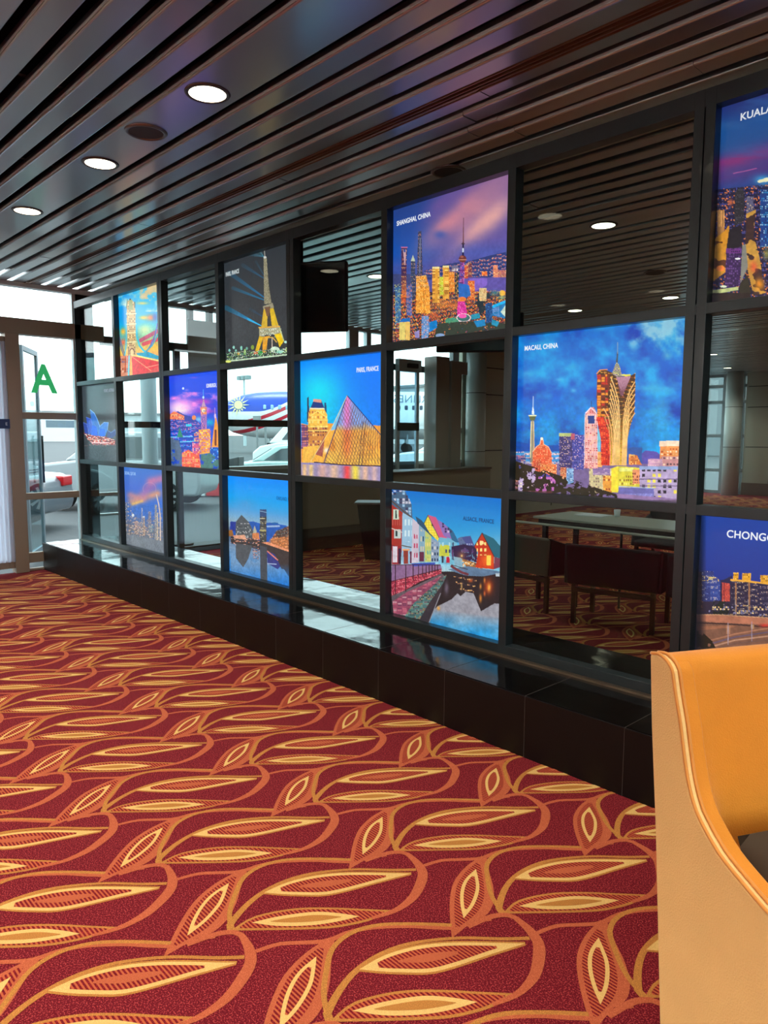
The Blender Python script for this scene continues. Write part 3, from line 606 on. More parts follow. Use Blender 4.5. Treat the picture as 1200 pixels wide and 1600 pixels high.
for x0, y0, x1, y1, sd in ((370, 905, 435, 1215, 52), (465, 895, 520, 1180, 53)): P = a.bldg(x0, y0, x1, y1, (226, 160, 60), [(255, 220, 120), (160, 96, 40), (240, 180, 80)], 60, 13, .95, sd); a.rect(x0, y0-10, x1, y0+8, (240, 220, 150))
for x0, y0, x1, y1, c, sd in ((435, 985, 470, 1150, (200, 210, 60), 54), (520, 940, 570, 1120, (236, 140, 50), 55), (572, 950, 605, 1140, (40, 60, 60), 56), (655, 880, 690, 1000, (200, 80, 60), 57), (690, 860, 725, 990, (120, 60, 80), 58), (690, 1020, 750, 1190, (226, 110, 50), 59), (790, 1085, 855, 1200, (225, 196, 140), 60), (915, 880, 955, 990, (235, 140, 110), 61), (955, 925, 1040, 990, (190, 110, 110), 62), (810, 935, 860, 975, (235, 110, 50), 63)):
    a.bldg(x0, y0, x1, y1, c, [(255, 220, 140), (150, 70, 50), (240, 160, 80)], 9, 11, .6, sd)
a.rect(545, 885, 600, 935, (110, 110, 140)); a.speck([(545, 885), (600, 885), (600, 935), (545, 935)], 12, [(240, 230, 230), (200, 150, 140)], .5, 64)
# round-ball TV tower
a.poly([(618, 850), (658, 850), (654, 1150), (610, 1150)], (110, 50, 120)); a.win([(618, 850), (658, 850), (654, 1150), (610, 1150)], 12, 14, [(200, 90, 180), (60, 110, 220), (235, 150, 210)], .8, 65); a.mix(a.inside([(605, 1040), (700, 1060), (715, 1150), (640, 1190), (605, 1190)])*.9, (30, 110, 200))
a.ell(641, 825, 33, 34, (112, 52, 50)); a.ell(634, 806, 16, 10, (160, 90, 80)); a.line((608, 832), (674, 832), 5, (210, 150, 120)); a.line((644, 790), (646, 680), 13, (30, 30, 70)); a.line((644, 760), (645, 735), 13, (210, 220, 235)); a.line((634, 690), (658, 690), 7, (70, 50, 60)); a.line((647, 680), (649, 540), 8, (110, 60, 60), w2=5); a.line((649, 540), (650, 460), 3.5, (110, 70, 90))
a.ell(636, 1185, 36, 22, (240, 130, 60)); a.poly([(600, 1205), (660, 1205), (682, 1310), (650, 1345), (598, 1370), (592, 1290)], (226, 52, 160)); a.win([(600, 1205), (660, 1205), (682, 1340), (592, 1380)], 10, 10, [(255, 130, 210), (190, 30, 120)], .7, 66)
a.ell(650, 1352, 66, 40, (240, 220, 220), 1); a.ell(650, 1350, 56, 32, (60, 110, 110), 1); a.ell(640, 1335, 36, 20, (235, 90, 170)); a.ell(545, 1380, 60, 30, (60, 170, 130), .8); a.rect(470, 1395, 760, 1440, (50, 60, 50), .6)
n = a.noise(.025, 67, 3); a.mix(((n > .3) & a.inside([(420, 1400), (700, 1380), (1030, 1400), (1030, 1480), (380, 1540)])).astype(float), (50, 62, 52))
for P, c in (([(715, 1325), (790, 1310), (800, 1350), (720, 1370)], (30, 150, 180)), ([(740, 1380), (840, 1365), (845, 1420), (770, 1435)], (20, 130, 190)), ([(895, 1365), (970, 1385), (950, 1430), (900, 1410)], (30, 150, 190)), ([(845, 1225), (905, 1215), (905, 1390), (850, 1400)], (24, 70, 130)), ([(905, 1245), (1030, 1195), (1030, 1360), (905, 1330)], (30, 120, 180)), ([(905, 1240), (1030, 1190), (1030, 1215), (910, 1265)], (20, 180, 240)), ([(980, 1300), (1030, 1230), (1030, 1350)], (200, 220, 200))): a.poly(P, c)
a.win([(905, 1260), (970, 1250), (970, 1335), (905, 1330)], 12, 14, [(150, 170, 230)], .8, 68); a.win([(845, 1225), (905, 1215), (905, 1390), (850, 1400)], 9, 12, [(60, 130, 190), (20, 50, 90)], .7, 69); a.ell(995, 1130, 26, 26, (250, 190, 70)); a.ell(930, 1130, 60, 35, (40, 130, 150), .8, 1); a.ell(995, 1170, 50, 20, (150, 200, 140), .8, 1)
for x0, y0, x1, y1, c, sd in ((78, 1390, 130, 1550, (220, 200, 110), 70), (132, 1380, 172, 1550, (230, 190, 100), 71)): a.bldg(x0, y0, x1, y1, c, [(255, 240, 190), (210, 150, 60)], 30, 200, .8, sd)
a.poly([(78, 1390), (100, 1360), (172, 1350), (172, 1385)], (20, 110, 190)); a.poly([(275, 1340), (335, 1330), (350, 1440), (330, 1540), (275, 1540)], (110, 150, 200)); a.win([(275, 1340), (335, 1330), (350, 1440), (330, 1540), (275, 1540)], 14, 18, [(240, 150, 120), (60, 110, 190), (190, 200, 230)], .7, 72)
a.poly([(345, 1390), (412, 1370), (412, 1440), (345, 1480)], (0, 130, 210)); a.poly([(210, 1480), (255, 1460), (255, 1530), (220, 1530)], (150, 140, 200)); a.ell(440, 1510, 40, 20, (130, 160, 200))
picture(5, 0, a, 'lit picture of dense city under pink dusk clouds, captioned SHANGHAI, CHINA', 'SHANGHAI, CHINA', .035, .775, .043)

# --- row 3: half-timbered houses along a canal
a = Art([(611.8, 763.4), (792.2, 778.4), (787.2, 1003.3), (610.7, 957.4)], (300, 360), (605, 760, 6.4))
a.vgrad([(0, (0, 112, 205)), (.25, (30, 150, 215)), (.5, (120, 195, 222)), (.62, (190, 205, 205)), (1, (120, 150, 170))])
a.mix(np.clip((a.X-700)/500, 0, 1)*np.clip((a.Y-330)/300, 0, 1)*(a.Y < 800)*.4, (215, 205, 190))
a.poly([(0, 860), (640, 850), (1150, 880), (1150, 1620), (0, 1620)], (34, 28, 34))
# water with sky
Wt = [(500, 1200), (640, 1130), (700, 1070), (730, 1100), (780, 1055), (860, 1070), (935, 1250), (1070, 1170), (1150, 1180), (1150, 1600), (400, 1380), (440, 1260)]
a.poly(Wt, (150, 150, 160)); a.mix(a.inside(Wt)*np.clip((a.Y-1230-(a.X-500)*.12)/200, 0, 1), (0, 140, 215)); a.mix(a.inside(Wt)*(a.noise(.01, 77, 2, .4, 1)-.45), (210, 215, 220))
for x, y, rx, ry, c, al in ((1010, 1000, 70, 120, (190, 60, 20), .9), (930, 1120, 20, 60, (250, 150, 50), .9), (930, 1000, 16, 40, (250, 160, 60), .9), (1015, 1010, 24, 60, (255, 190, 80), .9), (970, 940, 14, 40, (255, 150, 60), .8), (970, 1070, 14, 40, (250, 120, 50), .8), (740, 1000, 12, 50, (240, 190, 110), .8), (830, 940, 40, 30, (220, 100, 40), .8), (510, 1220, 22, 30, (250, 170, 60), .9), (590, 1020, 30, 90, (120, 110, 130), .7)): a.ell(x, y, rx, ry, c, al, 1)
a.speck([(660, 900), (900, 900), (860, 1060), (720, 1060)], 14, [(150, 110, 90), (230, 180, 110), (60, 50, 60)], .25, 78)
# buildings left to right
a.poly([(40, 70), (170, 40), (240, 180), (250, 330), (40, 190)], (70, 100, 130)); a.speck([(40, 40), (180, 40), (240, 180), (240, 300), (60, 130)], 30, [(150, 190, 220), (60, 60, 90), (200, 200, 215)], .7, 79)
a.poly([(40, 180), (150, 260), (140, 600), (40, 590)], (168, 52, 44)); a.win([(40, 180), (150, 260), (140, 600), (40, 590)], 24, 300, [(190, 90, 80)], 1, 80, .3); a.rect(58, 230, 112, 330, (200, 215, 195)); a.rect(66, 430, 132, 520, (190, 205, 200)); a.rect(76, 240, 92, 320, (40, 60, 60)); a.rect(80, 440, 98, 500, (40, 60, 60))
a.path([(40, 145), (150, 240), (250, 320)], 10, (90, 70, 60)); a.path([(40, 420), (145, 460)], 7, (220, 200, 190)); a.path([(40, 590), (145, 610)], 9, (100, 50, 50))
a.poly([(40, 590), (145, 600), (130, 780), (40, 780)], (150, 40, 50)); a.rect(52, 600, 98, 760, (215, 205, 215)); a.rect(108, 620, 134, 775, (50, 30, 60))
a.poly([(150, 260), (250, 320), (240, 780), (140, 780)], (150, 190, 215)); a.win([(155, 300), (245, 340), (240, 560), (150, 550)], 34, 110, [(205, 228, 235)], 1, 81, .55); a.path([(140, 590), (235, 610)], 8, (90, 80, 70)); a.rect(160, 640, 205, 775, (140, 56, 48)); a.rect(150, 625, 220, 642, (230, 160, 110)); a.rect(222, 650, 240, 770, (90, 40, 70))
a.poly([(250, 320), (320, 380), (315, 760), (240, 765)], (200, 190, 205)); a.win([(255, 470), (310, 490), (305, 720), (255, 720)], 24, 95, [(190, 60, 100)], 1, 82, .5)
a.poly([(315, 385), (375, 430), (375, 760), (312, 760)], (130, 170, 190)); a.win([(320, 420), (370, 450), (370, 740), (320, 740)], 22, 100, [(30, 60, 80), (220, 200, 160)], 1, 83, .5); a.rect(318, 655, 365, 750, (100, 40, 70))
a.poly([(375, 440), (440, 480), (435, 755), (372, 755)], (190, 200, 110)); a.win([(378, 500), (435, 520), (435, 740), (378, 740)], 22, 80, [(90, 170, 170), (235, 210, 120)], 1, 84, .5)
a.poly([(280, 300), (330, 330), (440, 450), (520, 540), (440, 500), (300, 370)], (40, 80, 110)); a.poly([(437, 520), (520, 560), (515, 755), (435, 755)], (140, 160, 185)); a.win([(440, 560), (515, 570), (515, 750), (440, 750)], 26, 60, [(30, 60, 90), (230, 225, 215)], .9, 85, .5)
G = [(365, 370), (405, 288), (450, 400), (515, 510), (505, 550), (420, 465)]; a.poly(G, (225, 200, 50)); a.win(G, 26, 26, [(245, 224, 80)], 1, 86, .75); a.path([(365, 370), (405, 288), (515, 515)], 5, (60, 70, 60)); a.rect(440, 370, 458, 398, (60, 50, 40))
a.poly([(405, 285), (485, 310), (555, 480), (600, 520), (520, 520)], (205, 88, 130)); a.poly([(490, 325), (560, 370), (640, 440), (650, 530), (565, 500)], (140, 110, 180)); a.poly([(600, 400), (650, 440), (715, 560), (650, 560)], (40, 100, 140)); a.speck([(520, 330), (640, 440), (640, 490), (560, 460)], 26, [(60, 50, 90), (200, 180, 210)], .4, 87)
a.poly([(515, 510), (620, 520), (700, 570), (690, 780), (510, 780)], (110, 180, 205)); a.poly([(520, 580), (620, 590), (620, 700), (515, 700)], (200, 205, 70)); a.win([(520, 520), (700, 560), (690, 770), (515, 770)], 34, 70, [(170, 215, 225), (60, 80, 110)], .8, 88, .5); a.rect(588, 705, 620, 765, (190, 30, 60)); a.rect(540, 695, 562, 765, (40, 50, 70))
n = a.noise(.02, 89, 4); 
a.poly([(735, 510), (780, 500), (830, 495), (870, 600), (860, 680), (740, 640)], (70, 80, 140)); a.poly([(700, 520), (740, 505), (800, 600), (730, 620)], (90, 110, 150)); a.win([(735, 530), (860, 560), (860, 680), (740, 640)], 22, 22, [(150, 160, 200), (40, 40, 80)], .6, 90)
a.mix(((n > .38) & a.inside([(640, 600), (760, 580), (900, 610), (890, 760), (640, 700)])).astype(float), (46, 30, 70)); a.mix(((n < .36) & a.inside([(640, 600), (900, 600), (890, 760), (640, 700)])).astype(float), (90, 60, 110))
a.poly([(660, 700), (750, 720), (760, 800), (670, 790)], (130, 170, 190)); a.poly([(740, 720), (900, 770), (960, 830), (800, 830)], (150, 100, 60)); a.speck([(740, 740), (960, 780), (960, 840), (760, 830)], 14, [(255, 180, 90), (250, 220, 170), (60, 40, 40)], .6, 91); a.ell(742, 695, 14, 18, (255, 230, 150), 1, 1); a.ell(740, 690, 60, 60, (255, 170, 80), .35, 1)
Hs = [(868, 600), (945, 465), (1065, 700), (1060, 830), (880, 810), (905, 660)]; a.poly(Hs, (196, 52, 26)); a.ell(1000, 740, 90, 90, (255, 130, 40), .7, 1); a.win([(890, 560), (1010, 560), (1010, 690), (890, 690)], 42, 62, [(255, 220, 130)], .9, 92, .5); a.rect(990, 690, 1032, 790, (255, 205, 80)); a.rect(922, 545, 958, 580, (255, 220, 150))
a.poly([(945, 465), (1060, 520), (1130, 600), (1130, 720), (1068, 705)], (26, 100, 120)); a.poly([(1068, 705), (1130, 722), (1125, 810), (1062, 830)], (120, 60, 80)); a.path([(868, 600), (945, 467), (1066, 702)], 6, (90, 40, 40))
a.poly([(600, 830), (800, 800), (1120, 850), (1120, 870), (960, 900), (800, 895), (740, 880)], (90, 120, 150)); a.path([(640, 800), (740, 860), (800, 880)], 22, (110, 50, 60)); a.path([(640, 785), (800, 830)], 5, (50, 30, 40)); a.rect(1080, 870, 1125, 900, (190, 205, 215))
# promenade with railing and flower boxes
a.poly([(40, 785), (300, 775), (530, 780), (545, 830), (300, 880), (40, 950)], (135, 100, 140)); a.poly([(240, 770), (480, 760), (470, 790), (250, 800)], (50, 80, 180))
a.poly([(40, 945), (300, 880), (540, 825), (540, 870), (330, 950), (190, 1030), (40, 1100)], (165, 50, 70)); a.speck([(40, 945), (300, 880), (540, 825), (540, 870), (330, 950), (190, 1030), (40, 1100)], 11, [(210, 90, 110), (110, 30, 50), (230, 130, 140)], .6, 93)
a.poly([(40, 1095), (190, 1035), (540, 870), (580, 900), (500, 1040), (400, 1200), (330, 1330), (60, 1270)], (96, 84, 92)); a.poly([(50, 1150), (190, 1060), (300, 1010), (540, 900), (450, 1000), (180, 1290), (60, 1270)], (150, 70, 96)); a.win([(50, 1150), (540, 890), (450, 1000), (180, 1290), (60, 1270)], 50, 16, [(190, 100, 120), (120, 60, 90), (200, 150, 160)], .7, 94, .8)
a.poly([(250, 1180), (470, 980), (590, 890), (560, 960), (370, 1250), (330, 1330), (170, 1300)], (70, 110, 110)); a.speck([(250, 1180), (470, 980), (590, 880), (560, 960), (370, 1250), (330, 1330), (170, 1300)], 16, [(110, 150, 140), (50, 60, 60), (150, 130, 90), (120, 90, 100)], .7, 95)
a.poly([(420, 1160), (560, 960), (530, 1080), (410, 1370), (320, 1330)], (52, 46, 54)); a.line((415, 1360), (530, 1070), 5, (150, 150, 160))
for x, y0, y1 in ((78, 785, 1080), (182, 785, 1050), (256, 785, 935), (310, 785, 915), (350, 785, 900), (386, 785, 885), (416, 785, 872), (446, 785, 860), (474, 785, 850), (500, 785, 842)): a.line((x, y0), (x, y1), 6, (50, 24, 34))
a.path([(40, 786), (300, 783), (530, 788)], 5, (60, 30, 44)); a.path([(40, 950), (300, 885), (530, 828)], 5, (60, 30, 44))
picture(5, 2, a, 'lit picture of half-timbered houses by a canal, captioned ALSACE, FRANCE', 'ALSACE, FRANCE', .66, .725, .036, (20, 70, 130), sx=.86)

# --- row 2: glass pyramid
a = Art([(468.6, 565.0), (604.2, 549.7), (603.2, 751.7), (470.0, 742.0)], (240, 320), (465, 550, 7.807))
a.vgrad([(0, (0, 130, 255)), (.5, (0, 150, 245)), (1, (0, 140, 235))]); a.ell(250, 480, 420, 420, (0, 225, 250), .95, 1); a.ell(300, 780, 260, 300, (0, 215, 235), .7, 1); a.mix(np.clip((a.X-500)/400, 0, 1)*.6, (0, 116, 250))
a.poly([(40, 870), (120, 890), (360, 870), (1054, 900), (1054, 1400), (40, 1400)], (240, 160, 60))
P = [(40, 880), (130, 900), (140, 1180), (40, 1180)]; a.poly(P, (110, 70, 110)); a.win(P, 22, 30, [(240, 150, 110), (200, 120, 150)], .7, 101)
P = [(120, 930), (360, 900), (370, 1200), (130, 1200)]; a.poly(P, (214, 140, 70)); a.win(P, 30, 40, [(120, 60, 60), (255, 210, 120), (150, 90, 90)], .7, 102)
a.poly([(112, 560), (130, 545), (140, 830), (110, 860)], (50, 60, 90)); a.poly([(322, 620), (345, 620), (350, 830), (330, 800)], (30, 70, 120))
P = [(130, 740), (150, 680), (310, 680), (355, 760), (365, 920), (122, 920)]; a.poly(P, (252, 196, 80)); a.win(P, 34, 60, [(200, 110, 60), (255, 230, 130)], .8, 103, .5); a.poly([(155, 680), (190, 590), (285, 590), (325, 690)], (30, 60, 130)); a.poly([(185, 605), (190, 572), (285, 580), (285, 620)], (226, 160, 140)); a.line((150, 690), (315, 690), 12, (255, 240, 200)); a.path([(150, 780), (240, 720), (340, 790)], 12, (255, 220, 110))
for y in (830, 910, 960): a.line((125, y), (362, y), 9, (255, 225, 120))
a.poly([(60, 1160), (330, 1130), (330, 1350), (60, 1350)], (250, 190, 80)); a.poly([(160, 1330), (430, 880), (600, 535), (320, 1360)], (250, 180, 70)); a.poly([(430, 880), (600, 535), (470, 940), (400, 960)], (120, 190, 230)); a.poly([(230, 1210), (330, 1010), (300, 1280), (215, 1250)], (170, 90, 80))
a.ell(350, 1200, 50, 50, (255, 250, 240), .9, 1)
Py = [(600, 535), (1054, 1060), (1054, 1385), (315, 1360)]; a.poly(Py, (250, 186, 80)); a.mix(a.inside(Py)*np.clip((960-a.Y)/80, 0, 1), (130, 170, 235)); n = a.noise(.012, 104, 3)
a.mix(a.inside(Py)*np.exp(-((a.X-600)/50)**2)*np.clip((1050-a.Y)/200, 0, 1), (235, 130, 210)); a.mix(a.inside(Py)*(a.Y > 950)*np.exp(-((a.X-600)/50)**2)*.7, (255, 110, 60)); a.mix(a.inside(Py)*np.clip((n-.45)*3, 0, .7)*(a.Y > 960), (235, 140, 50)); a.mix(a.inside(Py)*np.clip((a.Y-1180)/160, 0, 1)*.55, (255, 225, 90)); a.mix(a.inside([(800, 850), (1054, 1070), (1054, 1385), (780, 1385)])*.35, (250, 170, 60))
for k in range(1, 19):
    t = k/19; b0 = (315+739*t, 1360+25*t); w = .8
    e1 = (600+454*t*.62, 535+525*t*.62); l1 = (600-285*t, 535+825*t)
    a.line(l1, (l1[0]+(1054-315)*(1-t)*.55+60, 1372), 4, (110, 60, 50), .6); a.line(b0, (600+454*t*.9, 535+525*t*.9), 4, (90, 50, 60), .65) if k > 3 else None
    a.line((600+454*t, 535+525*t), (600+454*t-330*(1-t*.3), 535+525*t+825*(1-t*.6)), 3.5, (130, 80, 70), .45)
for x in (770, 805): a.line((x+22, 850), (x-30, 1385), 5, (70, 40, 50), .8)
a.path([(315, 1362), (600, 532), (1054, 1062)], 7, (30, 40, 110)); a.path([(200, 1345), (560, 1378), (1054, 1392)], 10, (40, 30, 60)); a.path([(160, 1330), (430, 885), (600, 535)], 4, (240, 220, 150))
a.poly([(30, 1350), (200, 1350), (560, 1385), (1054, 1400), (1054, 1600), (30, 1530)], (150, 140, 190))
for x, w, c in ((80, 30, (250, 200, 130)), (160, 30, (255, 215, 130)), (300, 60, (220, 170, 150)), (440, 60, (235, 190, 150)), (600, 45, (250, 60, 60)), (700, 50, (255, 230, 60)), (820, 40, (240, 190, 150)), (930, 40, (220, 180, 170))): a.mix(a.inside([(30, 1370), (1054, 1405), (1054, 1600), (30, 1540)])*np.exp(-((a.X-x)/w)**2)*.85, c)
picture(4, 1, a, 'lit picture of glass pyramid glowing gold against blue sky', 'PARIS, FRANCE', .68, .775, .047, sx=.72)

# --- row 1: iron tower at night
a = Art([(349.4, 411.7), (455.7, 378.3), (457.3, 556.4), (352.3, 569.4)], (220, 320), (340, 380, 8.42))
a.vgrad([(0, (44, 52, 58)), (.6, (54, 58, 62)), (1, (50, 58, 62))])
for p, q, w0, w1, c, al in (((600, 175), (420, 140), 10, 50, (60, 160, 200), .5), ((600, 175), (540, 85), 6, 30, (110, 190, 210), .6), ((605, 460), (330, 290), 8, 50, (30, 110, 160), .6), ((605, 420), (500, 240), 6, 26, (40, 110, 150), .5), ((605, 710), (150, 390), 12, 60, (20, 120, 180), .8), ((605, 745), (200, 590), 8, 44, (10, 130, 190), .8), ((570, 1085), (110, 850), 6, 64, (0, 150, 220), 1), ((580, 960), (430, 870), 8, 40, (30, 90, 140), .5), ((620, 180), (480, 90), 6, 40, (30, 110, 130), .5)): a.line(p, q, w0, c, al, w2=w1, fade=.75)
a.line((570, 1085), (400, 1000), 4, (60, 200, 255), .9, w2=30, fade=.5)
a.poly([(600, 195), (640, 195), (668, 560), (705, 790), (608, 800), (605, 560)], (140, 135, 110)); a.speck([(600, 195), (640, 195), (668, 560), (705, 790), (608, 800), (605, 560)], 10, [(110, 105, 80), (165, 160, 130)], .6, 111); a.line((617, 190), (612, 95), 5, (190, 190, 180)); a.ell(618, 185, 20, 16, (200, 205, 200))
a.poly([(590, 830), (720, 785), (735, 840), (715, 880), (600, 880)], (150, 145, 120)); a.poly([(600, 870), (665, 870), (650, 1100), (570, 1100)], (214, 176, 50)); a.poly([(680, 860), (730, 850), (800, 1100), (710, 1100)], (216, 180, 40)); a.poly([(650, 900), (685, 900), (705, 1090), (650, 1090)], (60, 60, 60)); a.poly([(612, 840), (690, 830), (670, 960), (640, 960)], (110, 80, 60))
a.poly([(540, 1105), (805, 1080), (830, 1180), (545, 1220)], (170, 165, 130)); a.line((540, 1110), (810, 1095), 14, (225, 170, 60)); a.speck([(560, 1130), (830, 1110), (845, 1230), (545, 1250)], 14, [(235, 240, 220), (110, 120, 100), (180, 190, 160)], .6, 112)
a.poly([(545, 1220), (600, 1230), (520, 1460), (478, 1460)], (224, 180, 30)); a.poly([(590, 1235), (690, 1215), (655, 1260), (635, 1440), (585, 1440)], (228, 160, 40)); a.poly([(740, 1200), (830, 1180), (865, 1290), (810, 1370), (790, 1300)], (240, 200, 20)); a.path([(600, 1290), (660, 1240), (720, 1240), (770, 1300)], 12, (215, 170, 70)); a.line((712, 1250), (712, 1380), 8, (220, 200, 180)); a.path([(810, 1110), (865, 1280)], 10, (200, 210, 150))
for x, y, rx, ry, c in ((152, 1410, 13, 18, (130, 200, 190)), (208, 1370, 14, 22, (150, 215, 200)), (236, 1412, 12, 16, (120, 190, 170)), (308, 1380, 14, 30, (130, 200, 180)), (380, 1385, 13, 20, (110, 180, 160)), (270, 1455, 12, 24, (230, 170, 60)), (355, 1430, 14, 40, (160, 210, 110)), (455, 1370, 20, 30, (130, 160, 60)), (560, 1445, 28, 30, (10, 190, 70)), (495, 1445, 24, 20, (240, 70, 40)), (750, 1400, 60, 40, (220, 245, 220)), (890, 1300, 20, 16, (190, 240, 230)), (900, 1400, 16, 30, (230, 230, 150)), (820, 1430, 60, 20, (150, 220, 200))): a.ell(x, y, rx, ry, c)
a.speck([(110, 1440), (910, 1380), (910, 1480), (120, 1560)], 9, [(240, 250, 230), (110, 190, 160), (160, 210, 110), (20, 60, 50), (30, 40, 40)], .7, 113); a.line((110, 1555), (910, 1465), 14, (200, 225, 190)); a.ell(135, 1555, 40, 16, (230, 240, 120))
picture(3, 0, a, 'lit picture of golden iron tower at night with blue beams', 'PARIS, FRANCE', .03, .765, .05, sx=.62, ccol=(200, 212, 214))

# --- row 1: stone bridge tower
a = Art([(184.4, 463.4), (252.6, 442.0), (256.4, 581.2), (188.6, 589.6)], (180, 300), (175, 440, 10.66))
a.vgrad([(0, (60, 190, 235)), (.4, (0, 180, 235)), (.7, (250, 200, 90)), (1, (230, 120, 100))])
a.mix(np.clip((420-a.X)/200, 0, 1)*np.clip((760-a.Y)/150, 0, 1), (10, 160, 235)); n = a.noise(.008, 121, 4); a.mix((n-.42)*3*(a.Y < 500), (190, 225, 215)); a.mix((n > .55)*np.clip((a.X-350)/200, 0, 1)*(a.Y < 330)*.7, (240, 190, 120)); a.ell(500, 360, 140, 36, (240, 215, 110), .9, 1); a.ell(640, 600, 120, 80, (250, 120, 60), 1, 1); a.ell(520, 600, 110, 50, (255, 200, 60), 1, 1); a.ell(540, 800, 200, 160, (215, 240, 160), .9, 1); a.ell(710, 590, 60, 90, (60, 100, 190), 1, 1); a.line((470, 980), (760, 820), 60, (200, 60, 110), .85); a.line((520, 1040), (760, 960), 60, (230, 60, 90), .85); a.ell(700, 1080, 100, 90, (255, 200, 60), .9, 1); a.ell(180, 830, 70, 90, (255, 190, 60), 1, 1); a.ell(180, 1010, 60, 80, (250, 110, 80), .9, 1)
T = [(240, 480), (250, 330), (300, 290), (360, 340), (385, 480), (392, 1220), (265, 1240), (240, 700)]; a.poly(T, (214, 180, 120)); a.win(T, 26, 34, [(150, 100, 60), (240, 220, 160), (120, 110, 70)], .6, 122)
a.poly([(268, 470), (285, 300), (330, 300), (348, 470)], (160, 170, 110)); a.ell(296, 296, 14, 14, (60, 50, 50)); a.line((235, 440), (250, 300), 12, (100, 140, 120)); a.line((375, 430), (372, 340), 12, (80, 100, 90))
for y in (540, 710, 855, 1010): a.line((235, y), (392, y-8), 14, (250, 240, 180))
a.ell(328, 1165, 42, 60, (130, 70, 40)); a.ell(328, 1180, 30, 55, (255, 220, 150)); a.rect(265, 1100, 278, 1240, (150, 90, 60))
for P in ([(100, 820), (130, 950), (170, 1100), (210, 1220)], [(115, 950), (150, 1120), (195, 1240)]): a.path(P, 12, (110, 120, 150))
a.path([(400, 720), (410, 900), (450, 1060), (520, 1150), (570, 1170)], 26, (50, 200, 225)); a.path([(570, 1160), (640, 1060), (710, 900), (750, 700)], 18, (90, 110, 200)); a.path([(570, 1150), (660, 1070), (760, 880)], 18, (60, 170, 190)); a.path([(235, 720), (235, 900), (225, 1100), (205, 1240)], 16, (90, 200, 220))
a.poly([(400, 1190), (600, 1170), (780, 1240), (780, 1300), (420, 1230)], (40, 170, 200)); a.ell(600, 1230, 100, 40, (30, 150, 200), .8, 1)
a.poly([(120, 1240), (300, 1230), (780, 1330), (790, 1600), (110, 1600)], (226, 86, 80)); a.poly([(300, 1235), (420, 1250), (780, 1330), (780, 1310), (420, 1225)], (255, 240, 140)); a.poly([(300, 1240), (350, 1240), (330, 1600), (290, 1600)], (250, 190, 90)); a.poly([(320, 1240), (780, 1350), (780, 1400), (400, 1600), (340, 1600)], (232, 60, 66)); a.line((320, 1245), (640, 1480), 10, (255, 150, 110)); a.line((560, 1430), (780, 1380), 8, (255, 160, 130)); a.poly([(120, 1240), (250, 1240), (270, 1600), (110, 1600)], (225, 150, 120)); a.line((280, 1240), (270, 1580), 20, (100, 210, 220)); a.speck([(120, 1260), (250, 1260), (260, 1560), (120, 1560)], 40, [(250, 200, 170), (190, 100, 80), (130, 110, 140)], .5, 123); a.line((225, 1260), (215, 1480), 12, (200, 80, 40))
picture(1, 0, a, 'lit picture of stone bridge tower and red road under turquoise sky')

# --- row 2: clock tower city at magenta dusk
a = Art([(263.5, 588.2), (347.3, 578.7), (350.2, 733.3), (267.2, 727.3)], (200, 320), (240, 560, 8.0))
a.vgrad([(0, (20, 80, 240)), (.35, (30, 70, 225)), (.55, (40, 90, 220)), (1, (20, 70, 190))]); n = a.noise(.008, 131, 4, 1, 2)
a.mix(np.clip((350-a.Y)/200, 0, 1)*np.clip((420-a.X)/200, 0, 1)*.6, (90, 60, 220)); a.ell(500, 240, 80, 16, (140, 90, 230), .8, 1); a.ell(400, 600, 260, 150, (190, 80, 220), .95, 1); a.ell(330, 590, 210, 120, (255, 190, 250), 1, 1); a.ell(330, 640, 170, 90, (255, 235, 240), 1, 1); a.ell(620, 540, 160, 60, (220, 70, 200), .8, 1); a.ell(650, 660, 170, 40, (200, 60, 190), .9, 1); a.ell(700, 600, 120, 30, (90, 60, 220), .8, 1); a.mix((n-.5)*3*((a.Y > 420) & (a.Y < 700)), (250, 140, 235)); a.ell(700, 800, 80, 60, (0, 190, 225), .9, 1); a.ell(560, 760, 80, 50, (130, 210, 240), .9, 1)
a.ell(365, 375, 12, 16, (220, 240, 255)); a.ell(410, 395, 40, 20, (160, 120, 240), .7, 1)
a.poly([(195, 700), (300, 660), (370, 700), (480, 730), (560, 800), (600, 840), (600, 960), (195, 960)], (50, 70, 170)); P = [(195, 700), (250, 660), (300, 680), (380, 720), (380, 770), (195, 760)]; a.poly(P, (250, 130, 90)); a.speck(P, 14, [(255, 200, 130), (170, 60, 90)], .5, 132); a.speck([(195, 760), (560, 800), (600, 950), (195, 960)], 13, [(120, 150, 240), (150, 90, 190), (60, 80, 190), (240, 140, 160)], .6, 133); a.ell(500, 740, 26, 30, (240, 140, 80))
a.rect(195, 900, 560, 1360, (10, 70, 190)); a.speck([(195, 900), (560, 900), (560, 1200), (195, 1200)], 15, [(30, 110, 230), (60, 160, 240), (170, 120, 230), (0, 50, 160)], .5, 134); a.line((200, 985), (480, 975), 9, (120, 210, 255)); a.line((330, 1045), (500, 1035), 9, (110, 220, 250)); a.poly([(320, 860), (365, 985), (290, 985)], (40, 140, 110)); a.rect(400, 820, 470, 850, (60, 210, 240))
P = [(580, 600), (610, 560), (614, 470), (624, 470), (632, 560), (662, 610), (660, 900), (590, 900)]; a.poly(P, (160, 110, 190)); a.line((618, 480), (616, 390), 6, (80, 170, 250)); a.ell(617, 487, 12, 16, (190, 235, 255)); a.poly([(580, 610), (662, 610), (658, 700), (585, 700)], (250, 150, 90)); a.ell(620, 650, 22, 26, (255, 245, 200)); a.win(P, 14, 26, [(240, 160, 150), (90, 80, 180)], .6, 135); a.poly([(596, 600), (645, 600), (628, 540), (610, 540)], (200, 160, 190))
